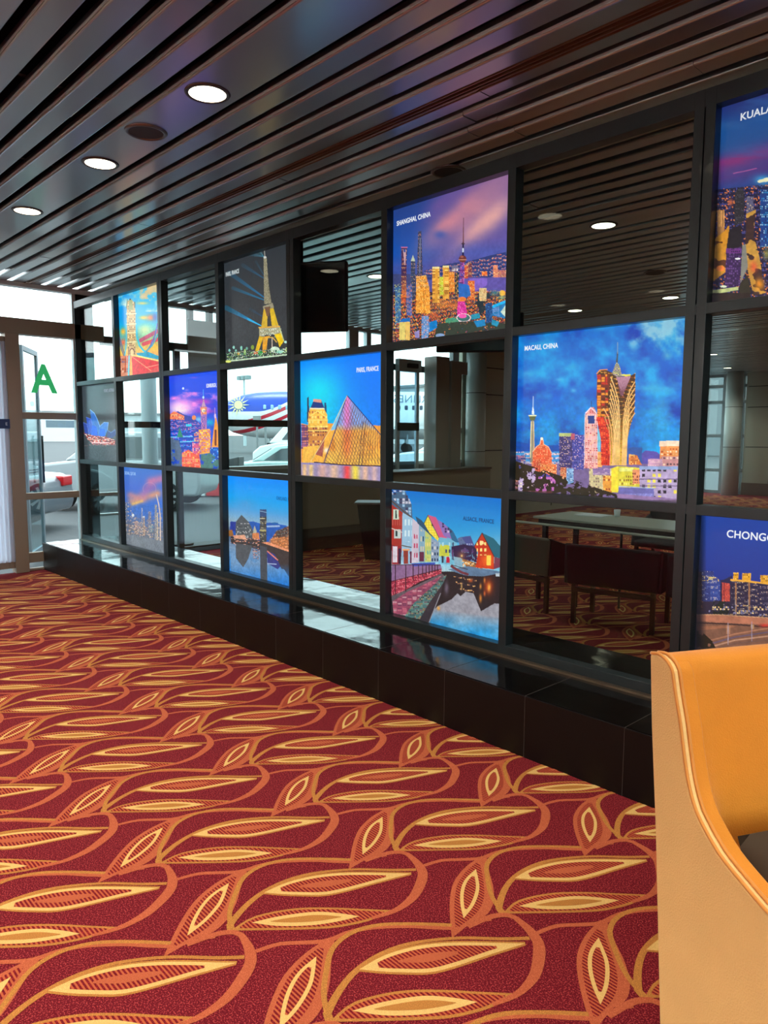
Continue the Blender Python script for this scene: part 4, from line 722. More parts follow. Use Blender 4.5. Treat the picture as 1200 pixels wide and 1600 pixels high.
a.poly([(560, 890), (700, 880), (710, 1180), (560, 1200)], (250, 170, 70)); a.speck([(500, 900), (710, 880), (710, 1180), (500, 1200)], 18, [(255, 225, 110), (200, 90, 120), (255, 140, 60), (190, 110, 190)], .7, 136); a.poly([(745, 900), (770, 720), (760, 640), (775, 720), (810, 900), (810, 1110), (720, 1110)], (250, 160, 60)); a.line((760, 620), (762, 760), 8, (180, 130, 220)); a.line((770, 900), (770, 1080), 22, (120, 60, 40)); a.ell(765, 720, 12, 30, (230, 200, 230))
a.rect(480, 1060, 560, 1300, (220, 90, 140)); a.speck([(480, 1000), (580, 1000), (580, 1350), (480, 1350)], 20, [(240, 170, 180), (190, 70, 150), (60, 80, 190)], .6, 137); a.rect(700, 1110, 830, 1360, (10, 90, 200)); a.speck([(700, 1110), (830, 1110), (830, 1300), (700, 1300)], 18, [(40, 160, 240), (150, 200, 240), (0, 60, 170)], .4, 138)
P = [(350, 1180), (430, 1140), (520, 1200), (560, 1160), (590, 1380), (350, 1380)]; a.poly(P, (245, 100, 70)); a.speck(P, 22, [(255, 190, 90), (250, 80, 60), (255, 150, 120)], .7, 139)
n = a.noise(.02, 140, 3); a.mix(((n > .33) & a.inside([(200, 990), (300, 980), (350, 1180), (350, 1400), (200, 1400)])).astype(float)*.9, (90, 110, 130)); a.mix(((n > .35) & a.inside([(590, 1200), (700, 1180), (830, 1290), (830, 1420), (580, 1400)])).astype(float)*.9, (80, 130, 110))
picture(2, 1, a, 'lit picture of clock tower city under magenta clouds, above the clear glass pane with wheel', 'EDINBURGH, UK', .74, .755, .05, sx=.6)

# --- row 3: riverside dusk with mirrored towers
a = Art([(355.4, 742.2), (459.0, 750.8), (460.4, 918.3), (358.2, 891.7)], (220, 320), (350, 740, 8.89))
a.vgrad([(0, (0, 140, 250)), (.22, (0, 160, 240)), (.36, (90, 160, 215)), (.48, (150, 180, 195)), (.6, (70, 90, 120)), (.75, (120, 150, 180)), (1, (40, 130, 215))]); a.ell(300, 420, 200, 120, (90, 150, 205), .5, 1)
a.poly([(90, 660), (160, 670), (400, 665), (490, 690), (640, 680), (850, 720), (900, 740), (900, 960), (90, 960)], (30, 90, 180)); a.line((600, 735), (760, 730), 22, (150, 180, 215)); a.ell(700, 690, 50, 12, (30, 100, 170)); a.rect(80, 670, 160, 800, (40, 60, 150))
a.poly([(160, 670), (238, 572), (345, 680), (400, 800), (400, 930), (150, 930)], (78, 86, 92)); a.speck([(170, 690), (345, 690), (390, 900), (160, 900)], 16, [(100, 108, 112), (60, 66, 72), (190, 190, 190)], .5, 151); a.poly([(400, 790), (420, 720), (450, 800), (450, 840), (400, 840)], (170, 170, 150)); a.poly([(390, 830), (480, 820), (490, 920), (390, 920)], (210, 130, 80)); a.poly([(60, 790), (110, 780), (130, 870), (60, 870)], (150, 100, 50))
P = a.bldg(493, 500, 585, 960, (66, 66, 64), [(110, 120, 130), (200, 190, 150), (50, 50, 52)], 14, 22, .6, 152); a.rect(493, 498, 585, 600, (50, 76, 120)); a.line((495, 520), (585, 540), 6, (130, 170, 200)); a.line((495, 625), (560, 625), 6, (230, 220, 180)); a.line((495, 790), (575, 795), 14, (190, 180, 110)); 
P = [(640, 930), (720, 800), (870, 740), (900, 720), (900, 1080), (640, 990)]; a.poly(P, (100, 70, 60)); a.speck(P, 12, [(240, 150, 80), (190, 110, 80), (60, 50, 60), (230, 190, 150)], .65, 153); a.mix(a.inside([(640, 900), (900, 880), (900, 1090), (600, 970)])*.45, (250, 150, 80)); a.speck([(720, 790), (880, 730), (880, 870), (720, 880)], 12, [(50, 70, 80), (130, 130, 120), (40, 50, 60)], .7, 154)
a.poly([(90, 870), (500, 930), (900, 1090), (900, 1460), (780, 1300), (600, 1150), (500, 1060), (90, 960)], (62, 56, 56)); a.poly([(120, 860), (280, 850), (310, 920), (140, 900)], (220, 160, 130)); a.speck([(90, 900), (500, 900), (500, 1010), (90, 990)], 14, [(200, 120, 90), (60, 70, 90), (230, 180, 160), (70, 50, 50)], .5, 155); a.poly([(600, 950), (900, 1060), (900, 1090), (520, 960)], (230, 150, 110))
a.poly([(90, 1100), (150, 1100), (160, 1180), (260, 1305), (340, 1190), (430, 1240), (500, 1190), (600, 1240), (740, 1320), (830, 1330), (900, 1440), (900, 1600), (90, 1380)], (110, 150, 190)); a.mix((a.Y > 1180)*np.clip((a.Y-1250)/300, 0, 1)*a.inside([(90, 1180), (900, 1250), (900, 1650), (90, 1600)]), (30, 120, 210))
a.poly([(160, 970), (390, 1000), (330, 1190), (262, 1305), (160, 1170)], (80, 86, 92)); a.poly([(493, 1000), (590, 1020), (600, 1520), (500, 1480)], (70, 76, 84)); a.poly([(590, 1070), (700, 1120), (780, 1290), (740, 1330), (600, 1250)], (50, 60, 130)); a.line((600, 1080), (740, 1200), 14, (220, 130, 110)); a.speck([(390, 1010), (490, 1020), (480, 1200), (400, 1180)], 14, [(210, 150, 120), (50, 60, 120), (80, 80, 90)], .6, 156); a.line((600, 1250), (720, 1260), 10, (160, 180, 210))
picture(3, 2, a, 'lit picture of tall dark tower mirrored in blue river', 'OAKLAND, UK', .77, .715, .042, (10, 96, 170), sx=.7)

# --- row 3: gulf skyline with orange cloud (dim)
a = Art([(193.2, 728.8), (260.5, 734.4), (264.1, 867.3), (197.3, 849.9)], (180, 300), (185, 725, 11.03))
a.vgrad([(0, (70, 130, 220)), (.25, (76, 120, 225)), (.45, (60, 120, 220)), (.58, (70, 120, 205)), (.75, (110, 120, 140)), (.85, (112, 122, 136)), (1, (128, 140, 150))])
n = a.noise(.01, 161, 4)
for p, q, w, c, al in (((230, 640), (660, 510), 110, (235, 165, 130), .95), ((200, 540), (420, 600), 90, (225, 150, 150), .8), ((430, 520), (560, 340), 110, (190, 130, 190), .8), ((560, 300), (740, 250), 110, (215, 130, 175), .9), ((240, 690), (400, 640), 40, (250, 200, 110), .95), ((480, 420), (600, 400), 80, (150, 110, 190), .7)): 
    d = np.array(q, float)-p; L = d@d; t = np.clip(((a.X-p[0])*d[0]+(a.Y-p[1])*d[1])/L, 0, 1); r = np.hypot(a.X-p[0]-t*d[0], a.Y-p[1]-t*d[1]); a.mix(np.exp(-(r/w*1.5)**2)*al*(.6+n*.6), c)
a.mix(np.clip(1-np.abs(np.hypot(a.X-530, a.Y-430)-110)/8, 0, 1)*(a.Y < 480)*.6, (220, 170, 200))
a.speck([(110, 650), (210, 680), (250, 900), (420, 960), (620, 900), (620, 700), (740, 720), (760, 1330), (600, 1330), (120, 1200)], 20, [(120, 130, 160), (90, 120, 170), (150, 140, 150), (210, 190, 170)], .45, 162)
for x, y0, y1, w, c in ((130, 680, 1000, 60, (90, 120, 160)), (400, 760, 1200, 16, (200, 190, 190)), (435, 900, 1240, 26, (220, 180, 140)), (535, 820, 1150, 50, (150, 140, 150)), (560, 1050, 1180, 70, (110, 150, 170)), (640, 700, 1300, 40, (160, 160, 160)), (670, 850, 1320, 22, (225, 200, 160)), (715, 850, 1330, 18, (230, 200, 160)), (300, 980, 1200, 60, (190, 150, 140)), (350, 1000, 1220, 60, (160, 150, 160))): a.rect(x-w/2, y0, x+w/2, y1, c, .75); a.win([(x-w/2, y0), (x+w/2, y0), (x+w/2, y1), (x-w/2, y1)], 13, 19, [(230, 210, 180), (110, 110, 130)], .6, int(x))
a.path([(650, 530), (690, 700), (715, 900), (720, 1330)], 16, (225, 205, 195)); a.ell(245, 885, 22, 26, (240, 250, 255)); a.ell(432, 912, 18, 12, (230, 240, 250)); a.speck([(170, 1050), (480, 1080), (600, 1280), (180, 1220)], 16, [(240, 210, 180), (160, 130, 120), (110, 120, 130)], .6, 163); a.poly([(120, 1210), (460, 1270), (790, 1340), (800, 1600), (110, 1600)], (124, 134, 144))
picture(1, 2, a, 'dim lit picture of skyline under an orange cloud, lowest left', 'DOHA, QATAR', .02, .80, .05, (150, 190, 240), sx=.8, gain=.85)

# --- row 2: white shell-roofed building at night (dim)
a = Art([(127.5, 603.6), (185.5, 597.0), (189.7, 721.7), (132.0, 717.5)], (160, 300), (110, 560, 7.5))
a.vgrad([(0, (66, 78, 84)), (1, (70, 82, 88))]); a.mix(np.clip((280-a.X)/200, 0, 1)*.5, (40, 50, 60)); a.mix(np.clip((a.X-380)/150, 0, 1)*.4, (104, 116, 124))
def sail(P, c, e): a.poly(P, c); a.path(P[:4], 5, e)
sail([(228, 602), (275, 640), (310, 710), (342, 800), (330, 870), (270, 850), (240, 740)], (50, 116, 205), (120, 180, 235)); sail([(182, 690), (235, 710), (262, 800), (262, 900), (210, 880), (195, 800)], (44, 84, 200), (90, 130, 230)); sail([(145, 750), (190, 770), (205, 840), (220, 900), (170, 890), (155, 810)], (50, 80, 170), (90, 120, 210))
sail([(335, 800), (390, 750), (440, 752), (430, 840), (405, 910), (310, 910)], (60, 130, 220), (120, 170, 230)); sail([(430, 842), (470, 870), (520, 836), (530, 900), (490, 930), (425, 930)], (60, 84, 140), (90, 130, 190)); a.poly([(250, 780), (300, 800), (320, 910), (240, 900)], (20, 96, 230)); a.poly([(340, 820), (400, 830), (400, 915), (330, 915)], (30, 110, 235))
P = [(150, 870), (240, 900), (420, 920), (525, 960), (525, 1015), (260, 1010), (200, 950)]; a.poly(P, (130, 60, 70)); a.speck(P, 12, [(255, 190, 170), (255, 110, 90), (110, 50, 60), (250, 240, 230)], .7, 171); a.line((250, 988), (440, 990), 12, (250, 200, 200)); a.line((200, 950), (340, 955), 5, (240, 180, 150)); a.speck([(160, 1010), (525, 1010), (525, 1030), (160, 1030)], 10, [(180, 110, 110), (110, 100, 100)], .4, 172)
picture(0, 1, a, 'dim picture of shell-roofed hall lit blue at night, far left', 'SYDNEY, AUSTRALIA', .66, .80, .05, (150, 166, 180), sx=.62)

# --- row 1 right: night skyline, cut by the frame
a = Art([(1127.6, 167.8), (1574.1, 27.8), (1539.1, 422.6), (1112.1, 475.4)], (420, 400), (1060, 120, 4.444))
a.vgrad([(0, (28, 44, 110)), (.12, (16, 74, 140)), (.26, (30, 74, 135)), (.36, (70, 50, 120)), (.42, (30, 60, 130)), (.5, (24, 40, 100)), (1, (30, 24, 30))])
n = a.noise(.006, 181, 4, .6, 2); a.mix(np.exp(-((a.Y-610+(a.X-280)*.28)/60)**2)*.8*(.5+n), (130, 40, 110)); a.mix((n-.5)*2*(a.Y < 560), (40, 90, 150)); a.line((380, 670), (540, 635), 5, (190, 90, 150), .7)
hz = 780-(a.X-280)*.1; a.mix(((a.Y > hz)).astype(float), (26, 24, 60)); BIG = [(240, 750), (900, 640), (2600, 500), (2600, 2200), (200, 1600)]
m_ = a.Y > hz; keep = a.c.copy(); a.speck(BIG, 10, [(60, 70, 150), (230, 130, 60), (40, 36, 60), (90, 80, 120), (20, 24, 50)], .6, 182); a.c[~m_] = keep[~m_]
for k in range(26):
    rr = random.Random(k+300); x = 620+k*70+rr.uniform(-20, 20); y = 760-(x-280)*.1+rr.uniform(0, 260); w = rr.uniform(30, 70); a.bldg(x, y, x+w, 1700, rr.choice([(30, 28, 40), (50, 40, 50), (26, 40, 80), (120, 80, 50)]), [(240, 190, 110), (90, 110, 190), (60, 50, 60), (220, 120, 60)], 10, 13, .5, 183+k)
a.ell(585, 715, 90, 50, (60, 170, 220), .9, 1); a.poly([(545, 720), (620, 695), (620, 725), (550, 735)], (235, 235, 190))
P = [(390, 800), (410, 775), (435, 770), (455, 800), (455, 1000), (385, 1040)]; a.poly(P, (40, 40, 48)); a.win(P, 9, 12, [(70, 70, 80), (30, 30, 36)], .6, 210); a.bldg(565, 780, 660, 1180, (20, 60, 130), [(40, 140, 200), (20, 40, 90), (150, 200, 220)], 12, 14, .6, 211); a.bldg(470, 830, 520, 1100, (90, 90, 120), [(210, 180, 130), (60, 60, 80)], 9, 12, .6, 212)
a.bldg(268, 925, 318, 1130, (170, 120, 70), [(220, 160, 90), (120, 80, 50)], 8, 400, .8, 213); a.ell(360, 870, 26, 34, (230, 110, 50), .8, 1)
n = a.noise(.010, 214, 3)
P = [(245, 1130), (330, 1060), (350, 1010), (350, 1120), (330, 1350), (240, 1420)]; a.poly(P, (205, 140, 40)); a.mix(a.inside(P)*(n > .55), (90, 50, 30)); a.ell(290, 1330, 30, 20, (240, 130, 60))
P = [(470, 950), (535, 920), (520, 1100), (560, 1250), (600, 1500), (520, 1520), (480, 1350), (460, 1150)]; a.poly(P, (196, 146, 60)); a.mix(a.inside(P)*(n > .52), (60, 40, 40)); a.ell(520, 1320, 40, 60, (220, 80, 50), .8, 1); a.ell(560, 1440, 50, 60, (255, 160, 40), .9, 1); a.ell(610, 1230, 40, 60, (150, 150, 70), .8, 1)
P = [(350, 1060), (435, 1030), (440, 1190), (330, 1200)]; a.poly(P, (30, 26, 36)); P = [(330, 1200), (435, 1180), (425, 1450), (318, 1465)]; a.poly(P, (62, 36, 88)); a.rect(330, 1190, 436, 1225, (110, 50, 130)); a.win(P, 13, 17, [(110, 76, 140), (44, 26, 66)], .9, 215)
a.poly([(440, 1170), (465, 1160), (480, 1320), (425, 1440)], (130, 130, 120)); a.poly([(425, 1440), (480, 1370), (500, 1500), (420, 1500)], (50, 46, 34)); a.poly([(235, 1480), (415, 1455), (415, 1480), (235, 1510)], (190, 200, 130)); a.rect(235, 1500, 500, 1570, (44, 32, 30)); a.ell(410, 1262, 18, 7, (250, 250, 250)); a.ell(310, 1455, 24, 8, (220, 230, 200))
a.mix((a.X < 300)*np.clip((300-a.X)/60, 0, .6), (10, 10, 20))
picture(7, 0, a, 'lit picture of night skyline cut by right photo edge, captioned KUALA LUMPUR', 'KUALA LUMPUR, MALAYSIA', .085, .80, .044, (215, 220, 225), sx=.95)

# --- row 3 right: towers behind elevated roads
a = Art([(1095.5, 803.4), (1502.3, 837.1), (1471.8, 1181.3), (1081.5, 1079.8)], (420, 380), (1080, 800, 7.442))
a.vgrad([(0, (0, 62, 160)), (.25, (16, 56, 150)), (.45, (26, 46, 130)), (.6, (40, 40, 90)), (1, (110, 70, 50))])
gy = a.Y-(a.X-100)*.04
a.mix(((gy > 790)).astype(float), (40, 36, 60)); a.poly([(300, 800), (380, 785), (470, 740), (470, 900), (300, 900)], (30, 34, 70))
for x0, y0, x1, y1, c, cols, sd in ((60, 690, 140, 1150, (50, 34, 50), [(90, 60, 60), (150, 110, 60)], 301), (120, 680, 260, 1040, (40, 56, 120), [(90, 110, 170), (190, 190, 190), (30, 40, 90)], 302), (215, 790, 335, 1030, (44, 66, 140), [(80, 110, 180), (210, 200, 190)], 303), (355, 820, 445, 1040, (190, 70, 60), [(220, 100, 80), (120, 40, 50)], 304), (455, 800, 700, 1190, (38, 34, 60), [(120, 110, 120), (200, 180, 150), (60, 56, 90)], 305), (690, 815, 1500, 1230, (36, 34, 66), [(120, 110, 130), (220, 190, 160), (60, 60, 100)], 306), (1500, 860, 3200, 1500, (40, 36, 66), [(120, 110, 130), (220, 190, 160), (60, 60, 100)], 307)): a.bldg(x0, y0, x1, y1, c, cols, 14, 16, .45, sd, slope=10)
for x in (515, 670, 900, 1180): a.line((x, 830), (x, 1190), 16, (190, 130, 80), .8)
a.line((378, 830), (378, 1030), 8, (120, 40, 50)); a.speck([(120, 740), (300, 760), (330, 810), (120, 800)], 18, [(220, 190, 100), (240, 220, 150), (90, 90, 120)], .6, 308)
for x0, x1, y in ((485, 545, 705), (590, 690, 712), (800, 890, 735), (960, 1050, 755)): a.rect(x0, y, x1, y+90, (226, 160, 40)); a.win([(x0, y), (x1, y), (x1, y+90), (x0, y+90)], 22, 22, [(130, 90, 30), (250, 200, 90)], .7, 309)
a.poly([(450, 780), (700, 800), (1100, 850), (1100, 872), (700, 822), (450, 800)], (236, 170, 60)); 
for x in (260, 375, 510, 660): a.line((x, 1020), (x, 1190), 5, (150, 150, 150), .8)
n = a.noise(.02, 310, 3); a.mix(((n > .42) & a.inside([(250, 1040), (460, 1040), (460, 1190), (250, 1190)])).astype(float), (20, 34, 30)); a.speck([(200, 1080), (1100, 1090), (1100, 1230), (200, 1180)], 22, [(200, 160, 110), (130, 130, 170), (40, 40, 60), (240, 210, 150)], .4, 311)
a.poly([(60, 1190), (300, 1190), (900, 1230), (3000, 1420), (3000, 2700), (60, 1600)], (124, 84, 66)); a.poly([(60, 1200), (300, 1200), (900, 1240), (3000, 1440), (3000, 1520), (900, 1310), (300, 1290), (60, 1260)], (176, 110, 84)); a.win([(80, 1235), (900, 1250), (900, 1290), (80, 1262)], 14, 100, [(90, 60, 60)], .7, 312, .35); a.path([(60, 1195), (300, 1195), (900, 1232)], 8, (200, 150, 110)); a.path([(60, 1290), (400, 1300), (900, 1340)], 14, (60, 40, 40))
a.ell(850, 1320, 90, 30, (220, 50, 40), .8, 1); a.poly([(60, 1330), (530, 1320), (500, 1340), (60, 1380)], (150, 96, 70)); 
for k in range(5): a.path([(200+k*30, 1500+k*30), (500, 1420+k*36), (900, 1350+k*46), (1400, 1330+k*60)], 14, ((180, 120, 90), (90, 80, 110), (200, 150, 120), (110, 80, 70), (150, 110, 90))[k], .8)
a.rect(405, 1320, 450, 1420, (170, 120, 90)); a.line((425, 1290), (425, 1540), 7, (170, 150, 160)); a.rect(690, 1310, 725, 1360, (170, 130, 90)); a.line((700, 1280), (700, 1500), 6, (150, 140, 160))
a.mix(((n > .36) & a.inside([(60, 1380), (130, 1400), (240, 1500), (280, 1580), (60, 1600)])).astype(float), (26, 24, 14))
a.mix((a.X < 170)*np.clip((180-a.X)/110, 0, .75), (6, 8, 20))
picture(7, 2, a, 'lit picture above the armchair with towers behind flyovers, captioned CHONGQING', 'CHONGQING, CHINA', .125, .79, .05, sx=.92)
for c, r, lb in ((9, 0, 'blue'), (8, 1, 'teal'), (10, 1, 'violet'), (9, 2, 'amber')):
    pass


# ------------------------------------------------------------------ ceiling fittings
def downlight(x, y, label, group, e=None):
    t = empty('downlight', (x, y, ZC)); tag(t, label, 'ceiling light', group)
    a = MB(); a.lathe((0, 0, 0), [(.094, .001), (.094, -.006), (.112, -.006), (.116, -.001), (.116, .012), (.10, .012)], 36); a.build('trim_ring', M_ring, t, smooth=True)
    d = MB(); d.cyl((0, 0, -.004), .094, .006, 36); d.build('lens', M_lamp, t)
    l = light('lamp', 'SPOT', (0, 0, -.02), e or LAMP_E, LAMP_C); l.data.spot_size = R(135); l.data.spot_blend = .7; l.data.shadow_soft_size = .08; l.parent = t
    return t
DESC = {-.75: 'round downlight near the top edge of the ceiling', }
row = [(-3.503, 'brightest round downlight, below the ceiling speaker in the wide panel'), (-4.857, 'middle round downlight in the wide panel, left of the ceiling speaker'),
       (-6.27, 'round downlight in the wide panel nearest the entrance doors'), (-2.13, 'round downlight at the top edge above the pictures')]
for x, lb in row: downlight(x, -1.456, lb, 'downlights in the wide ceiling panel')
for x in (-7.66, -.75, .63, 2.0): downlight(x, -1.456, 'round downlight of the front wide ceiling panel, seen only in reflections', 'downlights of the front row out of direct view')
for x in (-7.1, -5.75, -4.37, -3.0, -1.6, -.2, 1.2, 2.6): downlight(x, -4.97, 'round downlight in the row behind the viewer', 'downlights behind the viewer', 125)
for x in (-7.4, -5.9, -4.4, -2.9, -1.4, .1, 1.6): downlight(x, -6.5, 'added fill downlight brightening the unseen wall behind the viewer', 'added fill downlights on the unseen rear wall', 300)  # unseen lamp row added to light up the rear wall
n = 0
for y, xs in ((2.13, (-8.75, -6.12, -3.35, -2.0, -.6, 0.8)), (5.63, (-7.2, -5.83, -4.45, -3.1, -1.7)), (9.12, (-7.2, -4.17, -2.8)), (12.62, (-6.86, -4.2)), (16.12, (-7.95, -5.2))):
    for x in xs: downlight(x, y, 'round downlight in the slatted ceiling behind the glass partition', 'downlights behind the partition', 24 if y < 5 else 45 if y < 10 else 110)
def speaker(x, y, label):
    t = empty('ceiling_speaker', (x, y, ZC)); tag(t, label, 'speaker', 'round ceiling speakers')
    a = MB(); a.lathe((0, 0, 0), [(.096, -.001), (.098, -.008), (.110, -.010), (.120, -.002), (.120, .01), (.10, .01)], 40); a.build('rim', mat('speaker_rim', (105, 98, 94), rough=.3, metal=.8), t, smooth=True)
    d = MB(); d.cyl((0, 0, -.003), .098, .006, 40); d.build('grille', mat('speaker_grille', (44, 40, 39), rough=.7, metal=.2), t)
speaker(-4.18, -1.466, 'round dark ceiling speaker between two lit downlights')
speaker(-3.40, .27, 'round ceiling fitting half hidden above the picture of pink evening sky')
speaker(-3.9, 4.12, 'round dark fitting in the ceiling behind the partition glass')

# ------------------------------------------------------------------ entrance: sliding door with ribbed blind, sign band, letter
dr = MB(); dr.box((XE-.03, -.86, .06), (XE+.05, -.80, 2.76)); dr.box((XE-.03, -1.95, .06), (XE+.05, -1.89, 2.76))
dr.box((XE-.03, -1.89, 2.68), (XE+.05, -.86, 2.76)); dr.box((XE-.03, -1.89, .06), (XE+.05, -.86, .17))
do = dr.build('door_1', M_bronze, bevel=.004); tag(do, 'bronze framed sliding entrance door with ribbed white blind', kind='structure')
bl = MB(); ys = np.linspace(-1.89, -.80, 160); pr = [(XE+.075+.014*math.sin(y*2*math.pi/.052), y) for y in ys]; 
bl.add([(x, y, z) for x, y in pr for z in (.14, 2.70)], [(2*i, 2*i+2, 2*i+3, 2*i+1) for i in range(len(pr)-1)]); bo = bl.build('ribbed_blind', translucent('blind_fabric', (214, 222, 238)), do, smooth=False)
sb = MB(); sb.box((XE+.095, -1.89, 1.705), (XE+.105, -.80, 1.815)); so = sb.build('sign_band', mat('navy_band', (30, 52, 96), rough=.4), do)
text_mesh('sign_text', 'WELCOME'[-1:], .05, mat('sign_white', (220, 230, 240), rough=.5), do, Matrix.Translation((XE+.107, -.85, 1.742)) @ Matrix.Rotation(R(90), 4, 'Z') @ Matrix.Rotation(R(90), 4, 'X'))
let = text_mesh('letter_sign', 'A', .46, translucent('green_vinyl', (60, 170, 100)), None, Matrix.Translation((XE+.012, -.505, 2.145)) @ Matrix.Rotation(R(90), 4, 'Z') @ Matrix.Rotation(R(90), 4, 'X'), depth=0, sx=.88, bold=.014)
tag(let, 'green letter A stuck on the glass beside the entrance door', 'sign')

# second automatic door seen through the partition, with sensor box and brown pylons
d2 = MB()
for y in (5.44, 5.92): d2.box((XE+.06, y, .05), (XE+.11, y+.07, 2.75))
d2.box((XE+.06, 5.44, 2.74), (XE+.16, 5.99, 2.95)); d2.box((XE+.06, 5.5, .05), (XE+.11, 5.92, .2))
d2o = d2.build('door_2', M_alu, bevel=.004); tag(d2o, 'pale framed automatic door under a black sensor box', kind='structure')
q = MB(); q.box((XE+.08, 5.51, .2), (XE+.09, 5.92, 2.74)); q.build('frosted_leaf', glass_mat('frosted_blue_glass', (.72, .84, .92), .02), d2o)
q = MB(); q.box((XE+.16, 5.62, 2.8), (XE+.22, 5.86, 2.88)); q.build('sensor_box', M_black, d2o, bevel=.01)
q = MB(); q.box((XE+.10, 5.45, 1.72), (XE+.115, 5.99, 1.86)); q.build('push_band', M_black, d2o)
for y0, y1, z1, lb in ((6.10, 6.44, 3.02, 'broad brown pylon beside the automatic door'), (6.50, 6.78, 2.97, 'narrower brown pylon with shoulder top, next to the broad one')):
    q = MB(); q.box((XE+.12, y0, 0), (XE+.42, y1, z1)); o = q.build('pylon', mat('brown_pylon', (150, 141, 130), rough=.35), bevel=.01)
    if y0 > 6.3:
        s_ = MB(); s_.box((XE+.14, y0, 2.74), (XE+.4, y1+.18, z1)); s_.build('pylon_cap', MATS['brown_pylon'], o, bevel=.008)
    tag(o, lb, 'pylon', 'brown pylons')

# hanging screens behind the glass
def screen(cx, cy, z0, w, h, rz, label):
    t = empty('hanging_screen', (cx, cy, z0), rz); tag(t, label, 'screen', 'hanging screens behind the partition')
    b = MB(); b.box((-w/2, -.03, 0), (w/2, .05, h)); b.build('screen_case', M_black, t, bevel=.012)
    g = MB(); g.box((-w/2+.015, -.034, .015), (w/2-.015, -.029, h-.015)); g.build('display', mat('dark_display', (10, 12, 14), rough=.15, spec=.6), t)
    if ZC-z0-h > .04:
        p = MB(); p.cyl((0, .01, h-.02), .02, ZC-z0-h+.05, 12); p.build('ceiling_pole', M_black, t)
screen(-5.36, .52, 2.56, .84, .60, R(36), 'black screen hanging behind the glass between the iron tower and city pictures')
screen(-5.02, 2.58, 2.52, .9, .40, R(42), 'black screen hung lower behind the glass above the olive grey wall panels')

# long curved counter
ct = MB(); A = []; Bk = []
for y in np.linspace(2.2, 7.05, 22):
    A.append((-8.30+.10*math.cos((y-3.8)*1.0), y)); Bk.append((-8.72, y))
ct.prism(A+Bk[::-1], 2, .32, 1.04, 0); ct.prism([(x-.05, y) for x, y in A]+Bk[::-1], 2, .0, .32, 1); ct.prism([(x+.03, y) for x, y in A]+[(x-.02, y) for x, y in Bk[::-1]], 2, 1.04, 1.075, 2)
t = empty('reception_counter', (-8.5, 4.6, 0)); tag(t, 'long curved olive brown counter on the carpet behind the glass', 'counter')
def keep_world(o, t):
    o.parent = t; o.matrix_parent_inverse = Matrix.Translation(t.location).inverted()
for nm, mi, mm in (('counter_front', 0, mat('counter_panel', (128, 120, 98), rough=.45)), ('counter_kick', 1, mat('counter_base', (62, 54, 46), rough=.5)), ('counter_top', 2, M_brown)):
    q = MB()
    if mi == 0: q.prism(A+Bk[::-1], 2, .32, 1.04)
    if mi == 1: q.prism([(x-.04, y) for x, y in A]+Bk[::-1], 2, 0, .32)
    if mi == 2: q.prism([(x+.03, y) for x, y in A]+[(x-.02, y) for x, y in Bk[::-1]], 2, 1.04, 1.075)
    keep_world(q.build(nm, mm), t)

# black tapered stand at the counter
q = MB(); q.prism([(-.13, 0), (.16, 0), (.22, .74), (-.24, .74)], 1, -.16, .16); t = empty('tapered_stand', (-7.2, 3.12, 0), R(43)); tag(t, 'black flared stand on the carpet in front of the counter', 'stand')
q.build('stand_body', M_black, t, bevel=.01); q = MB(); q.box((-.27, -.19, .74), (.25, .19, .765)); q.build('stand_top', M_grey, t, bevel=.004)

# tables and chairs behind the glass
def long_table():
    t = empty('long_table', (-3.95, 3.84, 0)); tag(t, 'pale-topped long table behind the glass with paper on it', 'table')
    q = MB(); q.box((-.95, -.40, .715), (1.25, .40, .74)); q.build('table_top', mat('table_pale', (188, 192, 176), rough=.3), t, bevel=.005)
    q = MB(); q.box((-.9, -.36, .66), (1.2, .36, .712)); q.build('table_frame', M_black, t)
    for x in (-.86, 1.12):
        for y in (-.34, .3):
            q = MB(); q.box((x, y, 0), (x+.05, y+.05, .66)); q.build('leg', M_black, t)
long_table()
q = MB(); q.box((-.17, -.12, 0), (.17, .12, .012)); o = q.build('paper_stack', M_white, loc=(-4.45, 3.98, .741)); tag(o, 'white papers lying on the pale long table', 'paper')
q = MB(); q.lathe((0, 0, 0), [(0, 0), (.03, 0), (.038, .08), (.034, .08), (.028, .01), (0, .01)], 20); o = q.build('cup', M_white, loc=(-4.22, 4.1, .741), smooth=True); tag(o, 'small white cup at back of the pale table', 'cup')
q = MB(); q.tube([(-4.85, 2.9, .735), (-2.2, 2.9, .735)], .013, 10); t = empty('edge_line_rail', (-3.5, 2.9, 0)); tag(t, 'thin pale rail standing in for a bright table edge behind the chairs', 'rail'); keep_world(q.build('top_rail', mat('pale_rail', (206, 204, 186), rough=.35), t), t)  # added for a bright table-edge line, its shine put into the pale colour
for x in (-4.8, -3.5, -2.25):
    q = MB(); q.cyl((x, 2.9, 0), .012, .73, 10); keep_world(q.build('post', M_black, t), t)
